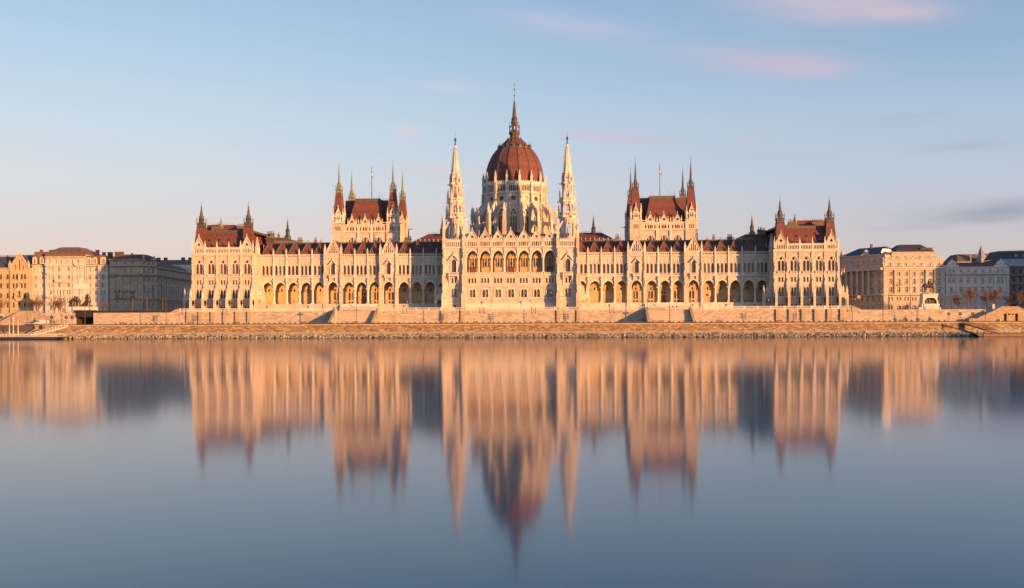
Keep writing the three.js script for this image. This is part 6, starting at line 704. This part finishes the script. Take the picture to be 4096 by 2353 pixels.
many('loggia_lantern', G => hang(G, 6.8), [-3, -2, -1, 0, 1, 2, 3].map(k => [k * 5.15, 28.6, 7.6]), (i) => `black lantern hanging in the upper loggia under the dome, ${ord[i]} arch from the left`, 'lantern', 'lanterns in the loggia');
const red = new THREE.MeshStandardMaterial({ color: 0x300000, emissive: 0xff1a10, emissiveIntensity: .9 });
function trafficLight(x, lab, lit, h = 5.1) { const G = group('traffic_light', scene, x, 5.3, 28); tag(G, lab, 'traffic light', 'traffic lights on the quay road'); mesh('pole', new B().lathe(6, 0, 0, [[.1, 0], [.07, h], [.01, h + .05]]), MAT.rust, G); for (const e of [-1, 1]) { const s = mesh('signal_head', memo('sig', () => new B().box(-.17, .17, 0, 1, -.15, .15).ext([[-.2, 1], [.2, 1], [.15, 1.1], [-.15, 1.1]], -.15, .3).geo()), MAT.iron, G, e * .36, 2.5, 0); for (let k = 0; k < 3; k++) mesh('signal_lens', memo('lens', () => new B().ext(circle(0, 0, .12, 8), .15, .2).geo()), lit === e && k === 2 ? red : MAT.dark, s, 0, .2 + k * .3, .01); } mesh('sign_plate', new B().box(-.2, .2, 3.9, 4.5, .06, .1), std([.25, .35, .55], .5), G); if (lit) { const l = new THREE.PointLight(0xff2a1a, .6); l.position.set(lit * .36, 3.3, .35); l.castShadow = true; G.add(l); } }
trafficLight(-198, 'traffic light at the left picture edge, against the quay wall', 0); trafficLight(-177.9, 'traffic light right of the white van', 0); trafficLight(-172.1, 'traffic light with a red lamp lit, just left of the underpass', 1); trafficLight(-169.8, 'traffic light standing before the underpass edge', 0); trafficLight(164.6, 'traffic light with a red lamp lit, below the equestrian statue', 1); trafficLight(168.7, 'traffic light at the top of the dark gangway', 0); trafficLight(173.2, 'traffic light with red lamp lit on its left head, right of the gangway', -1, 9.5); trafficLight(177.9, 'traffic light beside the slope of the right stair block', 0);
many('plaza_pole', G => { mesh('pole', new B().lathe(6, 0, 0, [[.2, 0], [.16, 5.9], [.02, 6]]), MAT.rust, G); mesh('collar', new B().lathe(6, 0, 0, [[.24, 0], [.26, .5], [.2, .6]]), MAT.iron, G); }, [137.8, 149, 157.4, 171, 173.4, 179.7, 187.2, -172.4, -182.5, -154.5, -148.5, -142].map(x => [x, 10.2, 8]), (i, x) => `brown steel pole standing on the upper ${x < 0 ? 'left' : 'right'} promenade, ${ord[i < 7 ? i : i - 7]} ${x > 0 ? 'from the right pavilion outward' : 'of the left row'}`, 'pole', 'poles on the upper promenade');
{ const G = group('ring_sign', scene, 137.2, 15.2, 8.4); tag(G, 'yellow ring emblem on a pole right of the right pavilion', 'sign'); mesh('ring', new THREE.TorusGeometry(.55, .11, 6, 20), std([.75, .45, .05], .5), G); mesh('spoke', new B().box(-.5, .5, -.06, .06, -.05, .05).box(-.06, .06, -.5, .5, -.045, .045), std([.75, .45, .05], .5), G); }
{ const G = group('candelabrum', scene, 134.6, 10.2, 11); tag(G, 'black ornate three-armed lamp standing beside the right pavilion corner', 'lamp'); mesh('post', new B().lathe(8, 0, 0, [[.5, 0], [.5, .5], [.22, .8], [.12, 2], [.18, 2.1], [.1, 2.4], [.1, 4.4], [.02, 4.6]]), MAT.iron, G); for (let k = 0; k < 3; k++) { const a = k * 2.1 + .4, x = Math.sin(a) * .75, z = Math.cos(a) * .75; mesh('arm', new B().bar([0, 3.4, 0], [x, 3.7, z], .09).bar([x, 3.2, z], [x, 3.8, z], .08), MAT.iron, G); mesh('globe', memo('globe', () => new B().lathe(8, 0, 0, [[.1, 0], [.26, .25], [.26, .45], [.08, .7]]).geo()), MAT.glassPale, G, x, 3.75, z); } }

/* ---------- quay furniture ---------- */
many('stone_bollard', G => { mesh('block', new B().ext([[-.3, 0], [.3, 0], [.28, .62], [.24, .68], [-.24, .68], [-.28, .62]], -.28, .28), MAT.bollard ??= std([.10, .07, .06], .9, plainTex), G); }, Array.from({ length: 158 }, (_, i) => [-152.6 + i * 2.01, 5.3, 28]).filter(([x]) => ![-150.35, -123.35, -104.92, -78.98, -58.89, -12.76, 11.51, 33.17, 57.85, 79.2, 102.03, 125.2, 147.24].some(b => Math.abs(b - x) < 1.25)), (i, x) => `low dark block in the quay row ${near(x)}`, 'bollard', 'dark blocks along the quay road');
many('bench', G => { const w = MAT.benchWood ??= std([.20, .055, .04], .7, plainTex); for (const y of [.42, .62, .82]) mesh('slat', memo('slat' + y, () => new B().box(-.95, .95, y, y + .15, .2, .26).geo()), w, G); for (const z of [-.3, -.1, .1]) mesh('slat', memo('slatz' + z, () => new B().box(-.95, .95, .4, .46, z, z + .16).geo()), w, G); for (const x of [-.75, .75]) mesh('leg', memo('bleg', () => new B().box(-.06, .06, 0, .9, -.28, .2).geo()), MAT.iron, G, x); }, [-150.35, -123.35, -104.92, -78.98, -58.89, -12.76, 11.51, 33.17, 57.85, 79.2, 102.03, 125.2, 147.24].map(x => [x, 5.3, 27.4]), (i, x) => `dark red slatted bench on the quay road, ${ord[i]} bench from the left`, 'bench', 'red benches on the quay');
many('litter_bin', G => { mesh('bin', new B().lathe(8, 0, 0, [[.3, 0], [.34, .9], [.2, 1], [.02, 1.02]]), std([.28, .45, .06], .6), G); }, [[-99.9, 5.3, 27.6], [187.2, 5.3, 19]], (i) => i ? 'green litter bin before the right stair block' : 'yellow-green litter bin right of the left pavilion', 'bin');
many('road_barrier', G => { mesh('rail', new B().box(-8, 8, .55, .8, -.06, .06), MAT.ironPale, G); for (let k = 0; k < 5; k++) mesh('post', memo('brpost', () => new B().box(-.07, .07, 0, .8, -.1, 0).geo()), MAT.rust, G, -7.6 + k * 3.8); }, [[-207, 5.3, 29.4], [-190.6, 5.3, 29.4]], (i) => `grey steel crash barrier on the quay road, ${i ? 'in front of the white van' : 'at the left picture edge'}`, 'barrier', 'crash barriers');
{ // promenade railing on the upper right quay and left quay
  const rail = (x0, x1, lab, n) => { const G = group('promenade_railing', scene, 0, 10.2, 13.9); tag(G, lab, 'railing'); mesh('rail', new B().box(x0, x1, .98, 1.03, -.03, .03).box(x0, x1, .3, .33, -.02, .02).box(x0, x1, .62, .65, -.02, .02), MAT.iron, G); for (let k = 0; k <= n; k++) mesh('post', memo('prp', () => new B().box(-.05, .05, -.1, 1.45, -.05, .05).geo()), MAT.rust, G, lerp(x0, x1, k / n)); };
  rail(137, 178, 'thin iron railing along the right quay wall below the equestrian statue', 14); rail(-189, -176, 'thin iron railing above the quay wall left of the underpass', 5); rail(-218, -197, 'thin iron railing above the left quay wall by the picture edge', 7); rail(196, 226, 'thin iron railing above the quay wall beyond the right stair block', 9);
}
{ const G = group('sign_board', scene, 170.3, 5.3, 27.6); tag(G, 'white square road sign above a blue plate right of the gangway top', 'sign'); mesh('post', new B().bar([0, 0, 0], [0, 3, 0], .07), MAT.ironPale, G); mesh('plate', new B().box(-.28, .28, 2.4, 3, .04, .08), MAT.white, G); mesh('blue_plate', new B().box(-.22, .22, .9, 2, .04, .08), std([.12, .2, .45], .5), G); const H = group('sign_board', scene, 168.3, 5.3, 27.6); tag(H, 'small white two-plate sign left of the gangway top', 'sign'); mesh('post', new B().bar([0, 0, 0], [0, 1.7, 0], .07), MAT.ironPale, H); for (const y of [.6, 1.2]) mesh('plate', new B().box(-.2, .2, y, y + .5, .04, .08), MAT.white, H); }
{ const G = group('service_cabinet', scene, 189, 10.2, 9); tag(G, 'white service cabinet on the upper promenade left of the right stair block', 'cabinet'); mesh('body', new B().box(-.4, .4, 0, 1.9, -.3, .3), MAT.white, G); mesh('lid', new B().box(-.46, .46, 1.9, 2, -.36, .36), MAT.ironPale, G); }
{ // white van on the quay road, heading left
  const G = group('delivery_van', scene, -184, 5.3, 24); tag(G, 'white delivery van on the quay road in front of the left stair block', 'van');
  mesh('body', new B().ext([[-2.6, .35], [2.6, .35], [2.65, 1.9], [2.45, 2.1], [-.9, 2.1], [-1.5, 1.9], [-1.95, 1.25], [-2.6, .95]], -.95, .95), MAT.white, G); mesh('windscreen', new B().ext([[-1.9, 1.3], [-1.5, 1.85], [-1.1, 1.9], [-1.1, 1.3]], .95, .97), MAT.glass, G); mesh('side_window', new B().box(-1.0, -.35, 1.3, 1.85, .95, .97), MAT.glass, G); mesh('taillight', new B().box(2.5, 2.66, .9, 1.5, .7, .96), std([.6, .03, .02], .4), G); mesh('headlight', new B().box(-2.63, -2.45, .7, .92, .6, .96), MAT.glassPale, G);
  for (const x of [-1.7, 1.7]) for (const z of [-.85, .85]) { const w = mesh('wheel', memo('vwheel', () => new THREE.CylinderGeometry(.36, .36, .26, 16).rotateX(Math.PI / 2)), MAT.dark, G, x, .36, z); mesh('rim', memo('vrim', () => new THREE.CylinderGeometry(.2, .2, .28, 12).rotateX(Math.PI / 2)), MAT.ironPale, w); }
}
{ const G = group('wall_marking', scene, 97.6, 7.1, 15.2); tag(G, 'dark letter C on a pale panel low on the quay wall left of the right pavilion', 'marking'); mesh('panel', new B().box(-1.7, .7, -.5, .5, 0, .02), MAT.coping, G); mesh('letter', new THREE.TorusGeometry(.24, .05, 4, 16, 4.7).rotateZ(.8), MAT.dark, G, 0, 0, .04); }
/* ---------- pontoons ---------- */
{
  const G = group('pontoon', scene, -180, 0, 40); tag(G, 'floating pontoon with white lattice railing and dark hull at the left edge', 'pontoon');
  mesh('hull', new B().ext([[-60, .15], [10.6, .15], [12.2, .5], [12.2, .98], [-60, .98]], -3.2, 3.2), std([.035, .032, .036], .6, metalTex), G); mesh('deck', new B().box(-60, 12.2, .98, 1.06, -3.2, 3.2), MAT.white, G); mesh('rubbing_strake', new B().box(-60, 11.4, .12, .3, 3.2, 3.3), MAT.iron, G);
  for (const z of [3.1, -3.1]) for (let k = 0; k < 19; k++) mesh('railing', memo('pontrail', () => { const b = new B(); b.box(-1.1, 1.1, .98, 1.08, -.05, .05).box(-1.1, 1.1, .1, .18, -.05, .05).box(-1.1, 1.1, .8, .85, -.04, .04); for (const x of [-1.1, 0]) { b.box(x - .05, x + .05, 0, 1.08, -.05, .05); b.bar([x + .05, .15, 0], [x + 1.05, .82, 0], .06).bar([x + .05, .82, 0], [x + 1.05, .15, 0], .06); } return b.geo(); }), MAT.white, G, 11 - k * 2.2, 1.0, z);
  for (const [x, h] of [[-8.05, 7.3], [-6.5, 9.4], [-4.7, 7.3]]) mesh('flagpole', new B().lathe(8, 0, 0, [[.16, 1], [.13, h * .6], [.06, h]]), MAT.white, G, x, 0, 0);
  const W = group('gangway', scene, -173.5, 0, 36); tag(W, 'white railed gangway rising from the left pontoon to the quay', 'gangway');
  const a = [-6.5, 1.15, 3.5], b = [3.3, 4.75, -5.2], fl = new B().bar(a, b, 1.6, .3); mesh('deck', fl, MAT.ironPale, W); mesh('girder', new B().bar([a[0], a[1] - .35, a[2]], [b[0], b[1] - .35, b[2]], .5, .5), MAT.iron, W);
  for (const e of [-.8, .8]) { const r = new B(), o = [e * .5, 0, e * .8], P = (t, y) => [lerp(a[0], b[0], t) + o[0], lerp(a[1], b[1], t) + y, lerp(a[2], b[2], t) + o[2]]; r.bar(P(0, 1.2), P(1, 1.2), .09).bar(P(0, .65), P(1, .65), .07).bar(P(0, .2), P(1, .2), .07); for (let k = 0; k <= 12; k++) r.bar(P(k / 12, 0), P(k / 12, 1.2), .08); mesh('railing', r, MAT.white, W); } mesh('gate', new B().box(-3.1, -1.9, 4.4, 6.1, -1.05, -.95).box(-3.1, -3, 3, 6, -1, -.9).box(-2, -1.9, 3, 6, -1, -.9), MAT.ironPale, W);
  for (const [p, q, lab] of [[[-183.5, 1.2, 38.5], [-182.2, 4.2, 31.3], 'grey mooring boom left of the white gangway'], [[-167.9, 1.3, 39.5], [-161.6, 4.3, 31.3], 'grey mooring boom from the left pontoon end to the embankment wall']]) { const M = group('mooring_boom', scene); tag(M, lab, 'mooring boom', 'mooring booms'); mesh('tube', new B().bar(p, q, .34, .34, 8), MAT.ironPale, M); mesh('bracket', new B().box(q[0] - .5, q[0] + .6, q[1] - .4, q[1] + .3, 30.9, 31.5), MAT.ironPale, M); }
}
{
  const G = group('pontoon', scene, 177, 0, 40); tag(G, 'rusty floating pontoon with thin railing and name board at the right edge', 'pontoon'); mesh('hull', new B().ext([[-5.9, .05], [8, .05], [8.2, .2], [8.2, 1.1], [-5.9, 1.1]], -2.8, 2.8), std([.24, .13, .075], .75, metalTex), G); mesh('bow', new B().ext([[-8.2, .75], [-7.2, .1], [-5.9, .05], [-5.9, 1.16], [-8.2, 1.16]], -2.6, 2.6), MAT.iron, G); mesh('deck', new B().box(-8.1, 8.2, 1.16, 1.2, -2.7, 2.7), MAT.rust, G);
  for (const z of [2.7, -2.7]) { for (let k = 0; k < 12; k++) mesh('railing_panel', memo('rpan', () => { const b = new B(); b.box(-.68, .68, 1.02, 1.08, -.03, .03).box(-.68, .68, .5, .54, -.02, .02); for (const x of [-.66, 0, .66]) b.box(x - .03, x + .03, 0, 1.05, -.03, .03); return b.geo(); }), MAT.ironPale, G, -7 + k * 1.36, 1.2, z); } for (const x of [-8, -5.4, 3.4, 8]) mesh('bollard_post', new B().lathe(8, 0, 0, [[.16, 0], [.14, .9], [.2, .95], [.18, 1.05]]), MAT.dark, G, x, 1.16, 2.4);
  const s = mesh('name_board', new B().box(-1.1, 1.1, 0, .62, -.06, .06), MAT.white, G, 3, 2.65, 2.2); mesh('board_band', new B().box(-.95, .95, .22, .52, .06, .08), MAT.dark, s); mesh('board_post', new B().box(-.7, -.62, -1.5, 0, -.05, .05).box(.62, .7, -1.5, 0, -.05, .05), MAT.ironPale, s);
  const W = group('gangway', scene, 172.5, 0, 35.5); tag(W, 'dark steel gangway descending from the quay to the right pontoon', 'gangway'); const a = [-4.8, 4.9, -4.6], b = [4.8, 1.3, 3.2]; mesh('deck', new B().bar(a, b, 1.6, .25), MAT.rust, W); for (const e of [-.8, .8]) { const r = new B(), P = (t, y) => [lerp(a[0], b[0], t) + e * .45, lerp(a[1], b[1], t) + y, lerp(a[2], b[2], t) + e * .8]; r.bar(P(0, 1.15), P(1, 1.15), .09).bar(P(0, .75), P(1, .75), .06).bar(P(0, .4), P(1, .4), .06).bar(P(0, 0), P(1, 0), .14); for (let k = 0; k <= 18; k++) r.bar(P(k / 18, 0), P(k / 18, 1.15), .07); mesh('railing', r, MAT.rust, W); } mesh('plate', new B().box(0, 1.3, 3.4, 3.8, .1, .16), std([.2, .03, .05], .6), W);
  const M = group('mooring_boom', scene); tag(M, 'dark mooring boom from the embankment wall to the right pontoon bow', 'mooring boom', 'mooring booms'); mesh('tube', new B().bar([169, 1.1, 39], [161.9, 4, 31.3], .36, .36, 8), MAT.iron, M); mesh('bracket', new B().box(161.2, 162.6, 3.6, 4.4, 30.9, 31.5), MAT.iron, M);
}
/* ---------- flags ---------- */
const tri3 = [std([.5, .03, .04], .8), std([.75, .74, .72], .8), std([.03, .2, .08], .8)];
function drooping(G, x, y, z, L, d) { tri3.forEach((m, i) => { const b = new B(), n = 6; for (let k = 0; k < n; k++) { const f = t => [x + d * t * (.45 + i * .0) * L * .5, y - i * L * .26 - t * L * .5, z + .12 * Math.sin(t * 7 + i)], g = t => [x + d * t * L * .22, y - (i + 1) * L * .26 - t * L * .5, z + .12 * Math.sin(t * 7 + i + 1)], t0 = k / n, t1 = (k + 1) / n; b.quad(f(t0), f(t1), g(t1), g(t0)); } mesh('flag_stripe', b, m, G); }); }
for (const s of [-1, 1]) { const G = group('roof_flagpole', scene, s * 63.5, 59.4, -32); tag(G, `tall flagpole with a limp tricolour on the roof of the ${s < 0 ? 'left' : 'right'} hall`, 'flagpole', 'flagpoles on the hall roofs'); mesh('pole', new B().lathe(8, 0, 0, [[.16, 0], [.13, 8], [.1, 15.2], [.18, 15.3], [.02, 15.5]]), MAT.rust, G); drooping(G, .1, 13.6, 0, 3, 1); for (const e of [-1, 1]) mesh('guy_wire', new B().bar([0, 8.4, 0], [e * 4.6, .4, 6], .03), MAT.ironPale, G); }
[[27.9, 7, 'upper'], [27.2, 3.5, 'rear']].forEach(([y, z, w]) => { const G = group('wall_flag', scene, 129.2, y - 3, z); tag(G, `slanted tricolour flag on the outer side of the right pavilion, ${w} one`, 'flag', 'flags on the right pavilion'); mesh('pole', new B().bar([0, 0, 0], [3.2, 3.2, 0], .09), MAT.rust, G); drooping(G, 3.1, 3.1, 0, 3.4, -.6); });
/* ---------- trees ---------- */
function treeGeos(seed, h, spread, leaves) {
  const r = rng(seed), T = new B(), C = new B(), Lf = new B(); const grow = (p, d, L, w, lev) => { const q = p.clone().addScaledVector(d, L); (lev === 0 ? T : C).bar(p.toArray(), q.toArray(), w, w, lev < 2 ? 5 : 3); if (leaves && lev >= 3) for (let k = 0; k < leaves; k++) { const c = p.clone().lerp(q, r()).add(new THREE.Vector3(r() - .5, r() - .5, r() - .5).multiplyScalar(.5)), s = .07 + r() * .08, t = .6 + r() * .7; Lf.col(.17 * t, .085 * t, .045 * t); const e = new THREE.Vector3(r() - .5, r() - .5, r() - .5).normalize(), f = new THREE.Vector3(r() - .5, r() - .5, r() - .5).cross(e).normalize(); Lf.quad(c.clone().addScaledVector(e, s).toArray(), c.clone().addScaledVector(f, s * .7).toArray(), c.clone().addScaledVector(e, -s).toArray(), c.clone().addScaledVector(f, -s * .7).toArray()); } if (lev >= 5) return; const n = lev === 0 ? 9 : 3; for (let k = 0; k < n; k++) { const nd = d.clone().multiplyScalar(lev ? .9 : .9).add(new THREE.Vector3((r() - .5) * spread * 2, (r() - .25) * .8, (r() - .5) * spread * 2)).normalize(); grow(lev === 0 ? p.clone().lerp(q, .3 + .7 * (k / n)) : p.clone().lerp(q, .45 + .55 * r()), nd, L * (lev ? .6 + r() * .24 : .55 + r() * .45), w * .55, lev + 1); } };
  grow(new THREE.Vector3(), new THREE.Vector3(0, 1, 0), h * .34, .22, 0); return [T.geo(), C.geo(), leaves ? Lf.geo() : null];
}
const leafMat = std([1, 1, 1], .9, null, { vertexColors: true, transparent: false });
const treeSet = { bare: treeGeos(31, 6.4, .75, 0), brown: treeGeos(57, 6.6, .7, 1), rust: treeGeos(83, 9.4, .55, 2), low: treeGeos(91, 6.4, .6, 2) };
const plant = (kind, x, z, ry, sc, label) => { const G = group('street_tree', scene, x, 10.2, z, ry); tag(G, label, 'tree'); const [t, c, l] = treeSet[kind]; mesh('trunk', t, MAT.bark, G); mesh('branches', c, MAT.bark, G); if (l) mesh('leaves', l, leafMat, G); G.scale.setScalar(sc); };
[['bare', -213, 2, 0, 1.2, 'bare tree at the left picture edge in front of the ochre house'], ['bare', -201.5, 1, 1, 1.05, 'bare tree between the ochre house and the cream house'], ['brown', -198.8, -2, 2, 1.15, 'bare brown tree left of the white van, before the cream house'], ['bare', -197, 3, 4, 1.1, 'slender bare tree just above the left stair block'], ['bare', -192.5, -3, 3, 1.05, 'bare tree before the middle of the cream house'], ['brown', -189.2, 0, 5, 1.1, 'tree with a few brown leaves left of the bronze monument'], ['bare', -187, 3, 2.2, .85, 'small bare tree at the foot of the bronze monument'], ['bare', -172, -6, 1.5, .95, 'bare tree right of the bronze monument'], ['low', 183, -10, 0, .95, 'low round tree with rust leaves right of the equestrian statue'], ['rust', 187.8, -10, 1, 1.02, 'tallest tree with thick orange-brown leaves before the white house'], ['brown', 194.6, -10, 2, 1.25, 'thin brown tree in the middle of the white house front'], ['rust', 198.2, -10, 3, .95, 'rust-leaved tree at the right end of the white house'], ['rust', 207.8, -10, 4, .82, 'dark rust tree at the right picture edge before the dark house'], ['low', 204, -12, 5, .8, 'small rust tree above the right stair block']].forEach(a => plant(...a));

renderer.render(scene, camera);
